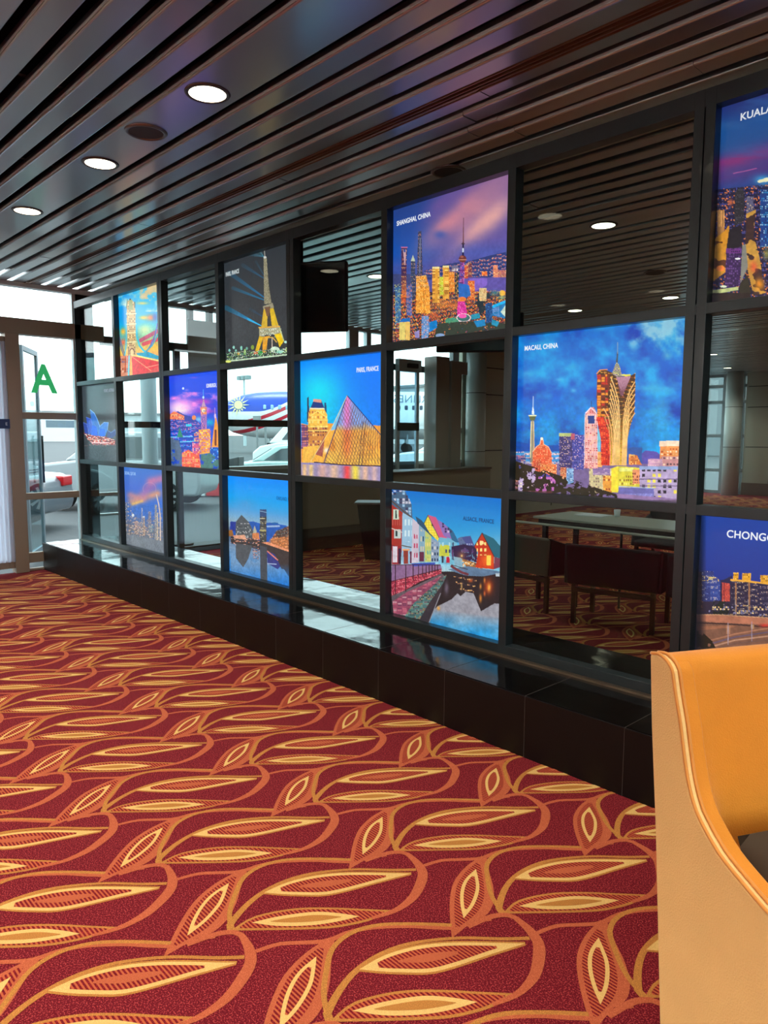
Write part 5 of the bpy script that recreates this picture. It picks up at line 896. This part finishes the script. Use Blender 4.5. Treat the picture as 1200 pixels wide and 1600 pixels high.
def lounge_chair(x, y, rz, back, label, w=.56, d=.52, h=.71):
    t = empty('lounge_chair', (x, y, 0), rz); tag(t, label, 'chair', 'dark chairs behind the glass')
    q = MB(); q.box((-w/2+.03, -d/2+.06, .36), (w/2-.03, d/2, .44)); q.build('seat', M_black, t, bevel=.03)
    q = MB(); q.prism([(-w/2, .36), (w/2, .36), (w/2+.02, h), (-w/2-.02, h)], 1, -d/2-.02, -d/2+.06); q.build('backrest', back, t, bevel=.02)
    for s in (-1, 1):
        q = MB(); q.prism([(-d/2, .36), (d/2-.05, .36), (d/2-.08, .58), (-d/2, .72)], 0, s*w/2-.03, s*w/2+.03); q.build('armrest', M_black, t, bevel=.015)
        for e in (-1, 1):
            q = MB(); q.prism([(s*(w/2-.05)-.018, e*(d/2-.05)-.018), (s*(w/2-.05)+.018, e*(d/2-.05)-.018), (s*(w/2-.05)+.018, e*(d/2-.05)+.018), (s*(w/2-.05)-.018, e*(d/2-.05)+.018)], 2, 0, .37); q.build('leg', mat('dark_wood_leg', (48, 26, 20), rough=.4), t)
    for e in (-1, 1):
        q = MB(); q.box((-w/2+.03, e*(d/2-.05)-.02, .29), (w/2-.03, e*(d/2-.05)+.02, .33)); q.build('stretcher', MATS['dark_wood_leg'], t)
lounge_chair(-4.07, 2.45, R(-6), mat('olive_leather', (92, 86, 68), rough=.35), 'olive-backed chair with dark legs, left one behind lower glass pane', w=.56)
lounge_chair(-3.22, 2.42, R(12), M_black, 'black-backed chair nearest the glass, in front of the long table', w=.78, d=.6)
lounge_chair(-2.3, 2.45, R(-4), M_black, 'black chair farther right of the other two by the table', w=.7, d=.6)
lounge_chair(-3.9, 4.75, R(180), M_black, 'black chair on far side of the pale table, left', w=.7, h=.86)
lounge_chair(-3.0, 4.78, R(176), M_black, 'black chair on far side of the pale table, right', w=.7, h=.86)

# ------------------------------------------------------------------ armchair (built in its own frame: x forward, y across, z up)
AC = Vector((-.899, -1.683, 0)); ang = math.atan2(-.463, .886)
arm = empty('armchair', AC, ang); tag(arm, 'orange velvet high-back armchair in right foreground', 'armchair')
prof = [(0, 1.087), (.035, 1.094), (.067, 1.085), (.085, 1.07), (.093, 1.051), (.105, 1.01), (.127, .946), (.145, .88), (.166, .813), (.190, .765), (.219, .733), (.284, .689), (.367, .661), (.443, .641), (.56, .622), (.70, .612), (.78, .60)]
edge = [tuple(p) for p in smooth(prof, 4)]
side = edge+[(.80, .56), (.80, .06), (.118, .06), (.109, .11), (.055, .618), (.018, .90)]
TH = .07; WD = .78
def side_panel(y0, y1, m, name, bv=.006):
    q = MB(); q.prism(side, 1, y0, y1); return q.build(name, m, arm, bevel=bv, seg=3)
side_panel(0, .026, M_fab_lit, 'outer_side'); side_panel(.0262, TH, M_fab, 'inner_side', .016)
side_panel(WD-TH, WD-.0262, M_fab, 'inner_side', .02); side_panel(WD-.026, WD, M_fab_lit, 'outer_side')
for yy in (.004, .025, WD-.025, WD-.004):
    q = MB(); q.tube([(x+.001, yy, z+.003) for x, z in edge], .0046, 8); q.build('piping', M_pipe, arm, smooth=True)
q = MB(); n1, n2 = 22, 26; vs = []
for i in range(n1):
    for j in range(n2):
        u = i/(n1-1); v = j/(n2-1); y = .028+u*(WD-.056); z = .38+v*.70
        w = min(u, 1-u); kf = math.exp(-(w/.10)**2); px_ = min(.215, float(np.interp(-z, [-p[1] for p in edge][6:], [p[0] for p in edge][6:]))-.006)
        x = .082+.075*(1-v)**1.2+.03*math.sin(math.pi*u)*math.sin(math.pi*v)**.7; x = x*(1-kf)+px_*kf
        vs.append((x, y, z))
    vs += [(.066, y, 1.090), (.045, y, 1.096), (.020, y, 1.094)]
n3 = n2+3
q.add(vs, [(i*n3+j, (i+1)*n3+j, (i+1)*n3+j+1, i*n3+j+1) for i in range(n1-1) for j in range(n3-1)])
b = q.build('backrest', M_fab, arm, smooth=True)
q = MB(); q.prism([(.002, 1.07), (.010, 1.088), (.035, 1.095), (.06, 1.09), (.07, 1.0), (.12, .06), (.108, .06), (.05, .618)], 1, TH-.01, WD-TH+.01); q.build('outer_back', M_fab_lit, arm, bevel=.006)
q = MB(); q.box((.13, TH+.002, .10), (.78, WD-TH-.002, .27)); q.build('seat_base', M_fab_lit, arm, bevel=.02)
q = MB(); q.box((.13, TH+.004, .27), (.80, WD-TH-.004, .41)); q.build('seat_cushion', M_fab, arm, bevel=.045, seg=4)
for x in (.16, .72):
    for y in (.05, WD-.05):
        q = MB(); q.cyl((x, y, 0), .018, .09, 14, r2=.026); q.build('leg', mat('armchair_leg', (40, 26, 18), rough=.4), arm)
# pillow on the seat, leaning on the back
q = MB(); N = 13; vs = []
for sgn in (1, -1):
    for i in range(N):
        for j in range(N):
            u = i/(N-1)*2-1; v = j/(N-1)*2-1; k = (1-u*u)**.45*(1-v*v)**.45 if abs(u) < 1 and abs(v) < 1 else 0
            r = 1-.06*(1-max(u*u, v*v)) ; pin = 1-.07*(1-abs(u*v))*max(abs(u), abs(v))
            vs.append((sgn*.055*k, u*.21*pin, v*.145*pin))
fs = []
for s_ in (0, 1):
    o_ = s_*N*N; fs += [(o_+i*N+j, o_+(i+1)*N+j, o_+(i+1)*N+j+1, o_+i*N+j+1) for i in range(N-1) for j in range(N-1)]
q.add(vs, fs); pil = q.build('cushion', M_pill, None, smooth=True)
PL = Matrix.Translation(AC) @ Matrix.Rotation(ang, 4, 'Z') @ Matrix.Translation((.27, .315, .568)) @ Matrix.Rotation(R(4), 4, 'X') @ Matrix.Rotation(R(-12), 4, 'Y')
pil.matrix_world = PL; tag(pil, 'dark brown velvet cushion on the orange armchair', 'cushion')


# ------------------------------------------------------------------ outside: apron, aircraft, vehicles
q = MB(); q.box((-420, -200, -.12), (160, 320, -.02)); o = q.build('ground', mat('pale_apron_concrete', (62, 66, 68), rough=.8, noise=.35, nscale=.6)); tag(o, 'grey concrete apron outside the glazing', kind='structure')

FWD2 = Vector((-.729, .685, 0)); RGT2 = Vector((.685, .729, 0))
def at(depth, side, z=0):          # a spot on the apron: so far out along the view over the apron, so far to the side
    p = Vector((0, -3.5, 0))+FWD2*depth+RGT2*side; p.z = z; return p
def aircraft():
    nose = Vector((-55.9, 29.7, 0)); d = Vector((13.6, 14.6, 0)).normalized()
    t = empty('airliner', nose, math.atan2(d.y, d.x)); tag(t, 'white airliner with blue nose, red stripes and sun emblem parked outside', 'aircraft')
    N = 36; xs = [0, .15, .5, 1.1, 2.0, 3.2, 4.6, 6.2, 8, 12, 18, 24, 30]; Rr = [.08, .5, .95, 1.36, 1.66, 1.84, 1.92, 1.94, 1.94, 1.94, 1.94, 1.94, 1.94]; zc = [2.95, 2.98, 3.05, 3.12, 3.18, 3.2, 3.2, 3.2, 3.2, 3.2, 3.2, 3.2, 3.2]
    q = MB(); vs = []
    for x, r, z in zip(xs, Rr, zc):
        for k in range(N):
            a = 2*math.pi*k/N; vs.append((x, r*math.sin(a), z+r*math.cos(a)*1.04))
    q.add(vs, [(i*N+k, i*N+(k+1) % N, (i+1)*N+(k+1) % N, (i+1)*N+k) for i in range(len(xs)-1) for k in range(N)]+[tuple(range(N))])
    # livery: colour by position on the hull
    m = bpy.data.materials.new('airliner_livery'); m.use_nodes = True; nt = m.node_tree; b = nt.nodes['Principled BSDF']; b.inputs['Roughness'].default_value = .3
    tcn = nt.nodes.new('ShaderNodeTexCoord'); sp = nt.nodes.new('ShaderNodeSeparateXYZ'); nt.links.new(tcn.outputs['Object'], sp.inputs[0])
    def mth(op, a, bb):
        n = nt.nodes.new('ShaderNodeMath'); n.operation = op
        for i, v in enumerate((a, bb)):
            if v is None: continue
            if isinstance(v, (int, float)): n.inputs[i].default_value = v
            else: nt.links.new(v, n.inputs[i])
        return n.outputs[0]
    X, Z = sp.outputs['X'], sp.outputs['Z']
    # blue above a curve that sweeps up to the right after six metres
    lift = mth('MULTIPLY', mth('POWER', mth('MAXIMUM', mth('SUBTRACT', X, 3.6), 0.0), 1.6), .20)
    blue = mth('GREATER_THAN', Z, mth('ADD', lift, 3.45))
    s1 = mth('MULTIPLY', mth('POWER', mth('MAXIMUM', mth('SUBTRACT', X, .6), 0.0), 1.8), .07)
    w = mth('SUBTRACT', Z, s1)
    band = mth('MULTIPLY', mth('GREATER_THAN', w, 2.2), mth('LESS_THAN', w, 2.52)); band2 = mth('MULTIPLY', mth('GREATER_THAN', w, 1.5), mth('LESS_THAN', w, 1.8))
    red = mth('MULTIPLY', mth('MAXIMUM', band, band2), mth('LESS_THAN', X, 7.2))
    def mx(f, A, B):
        n = nt.nodes.new('ShaderNodeMix'); n.data_type = 'RGBA'; nt.links.new(f, n.inputs['Factor'])
        for nm, v in (('A', A), ('B', B)):
            if isinstance(v, tuple): n.inputs[nm].default_value = (*v, 1)
            else: nt.links.new(v, n.inputs[nm])
        return n.outputs['Result']
    c = mx(red, (.72, .74, .74), (.50, .01, .03)); c = mx(blue, c, (.004, .05, .42)); nt.links.new(c, b.inputs['Base Color'])
    q.build('fuselage', m, t, smooth=True)
    mw = mat('aircraft_window', (40, 60, 80), rough=.2)
    for k in range(26):
        x = 4.0+.62*k
        w_ = MB(); w_.box((x, -1.93, 3.62), (x+.26, -1.80, 4.0)); w_.build('cabin_window', mat('aircraft_window_pale', (150, 190, 215), rough=.2) if x < 6.8 else mw, t, bevel=.08)
    me_ = mat('emblem_cream', (244, 238, 170), rough=.5, emit=0)
    em = MB(); em.cyl((1.9, -1.60, 4.0), .36, -.04, 20, axis=1)
    for k in range(14):
        a = 2*math.pi*k/14; cx, cz = 1.9, 4.0
        em.prism([(cx+.42*math.cos(a-.16), cz+.42*math.sin(a-.16)), (cx+.95*math.cos(a), cz+.95*math.sin(a)), (cx+.42*math.cos(a+.16), cz+.42*math.sin(a+.16))], 1, -1.66, -1.60)
    em.build('sun_emblem', me_, t)
    cs = MB(); cs.tube([(.12, -.5, 3.3), (.45, -.8, 3.95), (.9, -.95, 4.3), (1.6, -1.0, 4.62)], .09, 6); cs.build('nose_stripe', M_white, t)
    mt_ = mat('fuselage_lettering', (120, 135, 150), rough=.5)
    # lettering read from the far side of the glass appears reversed in the photograph
    text_mesh('lettering', 'SENILRIA'[::-1], .9, mt_, t, Matrix.Translation((18.6, -1.72, 4.25)) @ Matrix.Rotation(R(90), 4, 'X') @ Matrix.Diagonal((-1, 1, 1, 1)), depth=.02)
    for x, y in ((4.2, 0), (16, -2.4), (16, 2.4)):
        w_ = MB(); w_.cyl((x, y-.18, .42), .42, .36, 20, axis=1); w_.build('wheel', M_black, t)
        w_ = MB(); w_.cyl((x, y, .4), .09, 1.2, 12); w_.build('gear_leg', M_alu, t)
    w_ = MB(); w_.prism([(11, -1.5), (16.5, -1.5), (20.5, -14), (18.8, -14)], 2, 2.0, 2.2); w_.prism([(11, 1.5), (16.5, 1.5), (20.5, 14), (18.8, 14)], 2, 2.0, 2.2); w_.build('wing', M_alu, t)
aircraft()

def vehicle(name, pos, rz, body, label, kind='sedan', tail=False):
    t = empty(name, pos, rz); tag(t, label, 'car' if kind != 'van' else 'van', 'vehicles on the apron')
    mb = mat('paint_'+'_'.join(map(str, body)), body, rough=.25, coat=.6); mg = mat('car_glass', (46, 62, 66), rough=.08, spec=.7); mtyre = mat('tyre', (22, 22, 23), rough=.8); mrim = mat('alloy_rim', (190, 192, 194), rough=.3, metal=.8)
    if kind == 'sedan':
        L, Wd, H = 4.5, 1.76, 1.44; low = [(-2.25, .45), (-2.22, .80), (-2.1, .93), (-1.4, .98), (.95, .98), (1.7, .88), (2.15, .72), (2.25, .5), (2.2, .28), (-2.2, .28)]
        cab = [(-1.75, .96), (-1.15, 1.34), (-.5, 1.44), (.2, 1.43), (.75, 1.25), (1.25, .96)]; wins = [[(-1.42, 1.0), (-1.0, 1.28), (-.42, 1.34), (-.42, 1.0)], [(-.34, 1.0), (-.34, 1.35), (.15, 1.34), (.6, 1.2), (.92, 1.0)]]; wx = (-1.4, 1.38); wr = .32
    elif kind == 'suv':
        L, Wd, H = 4.8, 1.86, 1.72; low = [(-2.4, .5), (-2.38, 1.0), (-2.2, 1.08), (1.0, 1.08), (1.9, 1.0), (2.3, .82), (2.4, .5), (2.3, .3), (-2.3, .3)]
        cab = [(-2.3, 1.06), (-2.1, 1.55), (-1.7, 1.70), (.1, 1.70), (.6, 1.55), (1.35, 1.06)]; wins = [[(-2.05, 1.12), (-1.9, 1.50), (-1.2, 1.58), (-1.2, 1.12)], [(-1.1, 1.12), (-1.1, 1.59), (-.25, 1.59), (-.25, 1.12)], [(-.15, 1.12), (-.15, 1.59), (.1, 1.58), (.5, 1.45), (.98, 1.12)]]; wx = (-1.5, 1.5); wr = .36
        if kind == 'suv' and name == 'hatchback_car':
            low, cab, wins = [(x*.78, z) for x, z in low], [(x*.78, z*.97+.03) for x, z in cab], [[(x*.78, z*.97+.03) for x, z in w] for w in wins]; wx = (-1.14, 1.14); wr = .31; L = 3.75
    else:
        L, Wd, H = 5.2, 1.9, 2.25; low = [(-2.6, .5), (-2.6, 1.3), (1.6, 1.3), (2.3, 1.15), (2.6, .9), (2.6, .5), (2.5, .35), (-2.5, .35)]
        cab = [(-2.6, 1.28), (-2.5, 2.15), (-2.3, 2.27), (.9, 2.27), (1.2, 2.15), (1.95, 1.28)]; wins = [[(-2.35, 1.4), (-2.3, 2.0), (-1.05, 2.0), (-1.05, 1.4)], [(-.95, 1.4), (-.95, 2.0), (.3, 2.0), (.3, 1.4)], [(.4, 1.4), (.4, 2.0), (1.0, 2.0), (1.45, 1.4)]]; wx = (-1.7, 1.75); wr = .36
    hw = Wd/2
    q = MB(); q.prism([tuple(p) for p in low], 1, -hw, hw); q.build('body', mb, t, bevel=.07, seg=3)
    q = MB(); n = len(cab); vs = [(x, -hw+.05+(z-cab[0][1])*.22, z) for x, z in cab]+[(x, hw-.05-(z-cab[0][1])*.22, z) for x, z in cab]
    q.add(vs, [(i, (i+1) % n, n+(i+1) % n, n+i) for i in range(n)]+[tuple(range(n))[::-1], tuple(range(n, 2*n))]); q.build('cabin', mb, t, bevel=.05, seg=3)
    for s in (-1, 1):
        for wn_ in wins:
            q = MB(); k = len(wn_); off = lambda z, e: s*(hw-.05-(z-cab[0][1])*.22+e)
            vs = [(x, off(z, -.03), z) for x, z in wn_]+[(x, off(z, .012), z) for x, z in wn_]
            q.add(vs, [(i, (i+1) % k, k+(i+1) % k, k+i) for i in range(k)]+[tuple(range(k))[::-1], tuple(range(k, 2*k))]); q.build('window', mg, t)
    for a_, b_ in ((cab[-2], cab[-1]), (cab[0], cab[1])):
        q = MB(); sg = 1 if a_ == cab[-2] else -1; e = .014*sg; zz = [a_[1]+(b_[1]-a_[1])*f for f in (.1, .85)]; xx = [a_[0]+(b_[0]-a_[0])*f for f in (.1, .85)]
        ww = [hw-.14-(z-cab[0][1])*.22 for z in zz]
        vs = [(xx[0]+e, -ww[0], zz[0]+.012), (xx[0]+e, ww[0], zz[0]+.012), (xx[1]+e, ww[1], zz[1]+.012), (xx[1]+e, -ww[1], zz[1]+.012)]; vs += [(x-2*e, y, z-.03) for x, y, z in vs]
        q.add(vs, [(0, 1, 2, 3), (7, 6, 5, 4), (0, 4, 5, 1), (1, 5, 6, 2), (2, 6, 7, 3), (3, 7, 4, 0)]); q.build('windscreen' if sg > 0 else 'rear_window', mg, t)
    for x in wx:
        for s in (-1, 1):
            q = MB(); y0 = s*hw-(.20 if s > 0 else -.0); q.cyl((x, hw-.17 if s > 0 else -hw-.035, wr), wr, .205, 28, axis=1); w_ = q.build('wheel', mtyre, t, bevel=.02)
            q = MB(); ys_ = hw+.036 if s > 0 else -hw-.05
            q.cyl((x, ys_, wr), .05, .012, 12, axis=1)
            for k in range(10):
                a = 2*math.pi*k/10; c_, s2 = math.cos(a), math.sin(a)
                q.prism([(x+.04*c_-.018*s2, wr+.04*s2+.018*c_), (x+.235*c_-.03*s2, wr+.235*s2+.03*c_), (x+.235*c_+.03*s2, wr+.235*s2-.03*c_), (x+.04*c_+.018*s2, wr+.04*s2-.018*c_)], 1, ys_, ys_+.012)
            q.build('rim', mrim, w_)
    for s in (-1, 1):
        q = MB(); z = low[-3][1] if False else .72 if kind == 'sedan' else .85
        q.box((L/2-.20, s*(hw-.36)-.14, z-.06), (L/2-.02, s*(hw-.36)+.14, z+.07)); q.build('headlight', mat('headlight', (225, 232, 236), rough=.1), t, bevel=.03)
        q = MB(); q.box((-L/2-.015, s*(hw-.30)-.2, z), (-L/2+.2, s*(hw-.30)+.2, z+.18)); q.build('tail_light', mat('tail_light', (190, 14, 24), rough=.2), t, bevel=.03)
    return t
vehicle('sedan', at(19, -1.55), math.atan2(.729, .685), (178, 205, 200), 'pale green-grey sedan parked beneath the airliner nose')
vehicle('van', at(30, -2.6), math.atan2(.729, .685)+math.pi, (225, 234, 232), 'white passenger van parked behind the pale sedan', 'van')
vehicle('hatchback_car', at(16.6, -5.8), math.atan2(-.729, -.685), (160, 166, 168), 'small grey car with ten-spoke alloy wheel near the glazing', 'suv')
vehicle('hatchback', at(26, 2.6), math.atan2(.729, .685)+R(170), (226, 236, 236), 'white car with raked windscreen behind the automatic door', 'suv')
vehicle('sedan', at(12.5, -7.9), math.atan2(-.729, -.685), (92, 100, 108), 'dark grey sedan with red tail light outside the letter A pane')
# red and white water barriers
mr_, mwh = mat('barrier_red', (196, 34, 40), rough=.5), mat('barrier_white', (230, 232, 230), rough=.5)
for k in range(3):
    t = empty('road_barrier', at(19.5, -5.6+k*.60), math.atan2(.729, .685)); tag(t, ['red road barrier nearest the alloy wheel', 'white road barrier between the two red ones', 'red road barrier beside the grey machine post'][k], 'barrier', 'red and white barriers')
    q = MB(); q.prism([(-.22, 0), (.22, 0), (.10, .78), (-.10, .78)], 0, -.29, .29); q.build('barrier_shell', (mr_, mwh)[k % 2], t, bevel=.03)
# grey ticket post, light masts, signs
t = empty('grey_bollard_machine', (-12.4, 4.1, 0), R(40)); tag(t, 'grey metal machine post standing on the pavement by the glazing', 'machine')
q = MB(); q.box((-.13, -.12, 0), (.13, .12, 1.0)); q.build('machine_body', M_grey, t, bevel=.02); q = MB(); q.prism([(-.24, 1.0), (.2, 1.0), (.2, 1.22), (-.24, 1.12)], 1, -.17, .17); q.build('machine_head', mat('machine_head', (70, 74, 76), rough=.4), t, bevel=.02)
t = empty('black_post', (-10.0, 1.72, 0)); tag(t, 'thin black post on a base plate outside the low pane', 'post'); q = MB(); q.cyl((0, 0, 0), .035, 1.35, 16); q.build('post_pole', M_black, t); q = MB(); q.cyl((0, 0, 0), .2, .03, 20); q.build('base_plate', M_black, t)
def mast(p, h, label):
    t = empty('light_mast', p); tag(t, label, 'light mast'); q = MB(); q.cyl((0, 0, 0), .22, h, 10, r2=.12); q.build('mast_pole', mat('mast_grey', (180, 195, 196), rough=.6), t)
    for k in (-1, 0, 1):
        q = MB(); q.box((k*.9-.35, -.3, h), (k*.9+.35, .3, h+.5)); q.build('flood_lamp', mat('mast_lamp', (130, 150, 150), rough=.6), t)
mast(Vector((-82.3, 49.0, 0)), 8.5, 'slim floodlight mast standing beyond the airliner')
for k, (dp, sd, h) in enumerate(((34, -5.85, 2.3), (33, -5.3, 2.0))):
    t = empty('apron_sign_post', at(dp, sd)); tag(t, ['tall thin post left of the van', 'shorter thin post with blue board nearer the van'][k], 'post')
    q = MB(); q.cyl((0, 0, 0), .05, h, 10); q.build('pole', M_grey, t); q = MB(); q.box((-.25, -.05, h-.1 if k == 0 else .55), (.25, .05, h+.15 if k == 0 else .95)); q.build('board', (M_grey, mat('sign_blue', (20, 110, 190), rough=.5))[k], t)
q = MB(); q.cyl((0, 0, 0), .12, 4.6, 32); o = q.build('concrete_pillar', mat('pale_pillar', (186, 198, 202), rough=.7, noise=.06, nscale=8), loc=(-10.98, 1.76, 0)); tag(o, 'pale concrete pillar outside, left of the clock tower picture', 'pillar')
# tinted glass door leaf standing open outside the A pane
t = empty('outer_glass_door', (-9.62, -.52, 0), math.atan2(.42, -.72)); tag(t, 'open tinted glass door leaf outside the pane with letter A', 'glass door')
q = MB(); q.box((0, -.02, .06), (.06, .02, 2.72)); q.box((.76, -.02, .06), (.83, .02, 2.72)); q.box((.06, -.02, 2.66), (.76, .02, 2.72)); q.box((.06, -.02, .06), (.76, .02, .16)); q.build('door_frame', mat('grey_blue_frame', (120, 136, 146), rough=.5), t)
q = MB(); q.box((.06, -.004, .16), (.76, .004, 2.66)); q.build('glass_leaf', M_teal, t); q = MB(); q.tube([(.68, -.06, 1.0), (.68, -.06, 1.62)], .014, 10); q.build('pull_handle', M_black, t)
# low far buildings
for k, (x, y, w, d, h, c, lb) in enumerate(((-150, 40, 30, 60, 5, (205, 212, 214), 'low pale terminal building far across the apron'), (-60, 90, 60, 18, 9, (190, 196, 196), 'grey hangar far right across the apron'), (-24, 62, 16, 10, 7, (120, 128, 130), 'grey service building outside the far corner windows'))):
    t = empty('airport_building', (x, y, 0)); tag(t, lb, 'building'); q = MB(); q.box((-w/2, -d/2, 0), (w/2, d/2, h)); q.build('building_wall', mat('building_%d' % k, c, rough=.8), t)
    q = MB(); q.box((-w/2-.4, -d/2-.4, h), (w/2+.4, d/2+.4, h+.4)); q.build('roof', M_grey, t)
    for j in range(6):
        q = MB(); q.box((w/2, -d/2+d*(j+.2)/6, h*.5), (w/2+.05, -d/2+d*(j+.8)/6, h*.75)); q.build('window', mat('building_glass', (90, 110, 120), rough=.2), t)
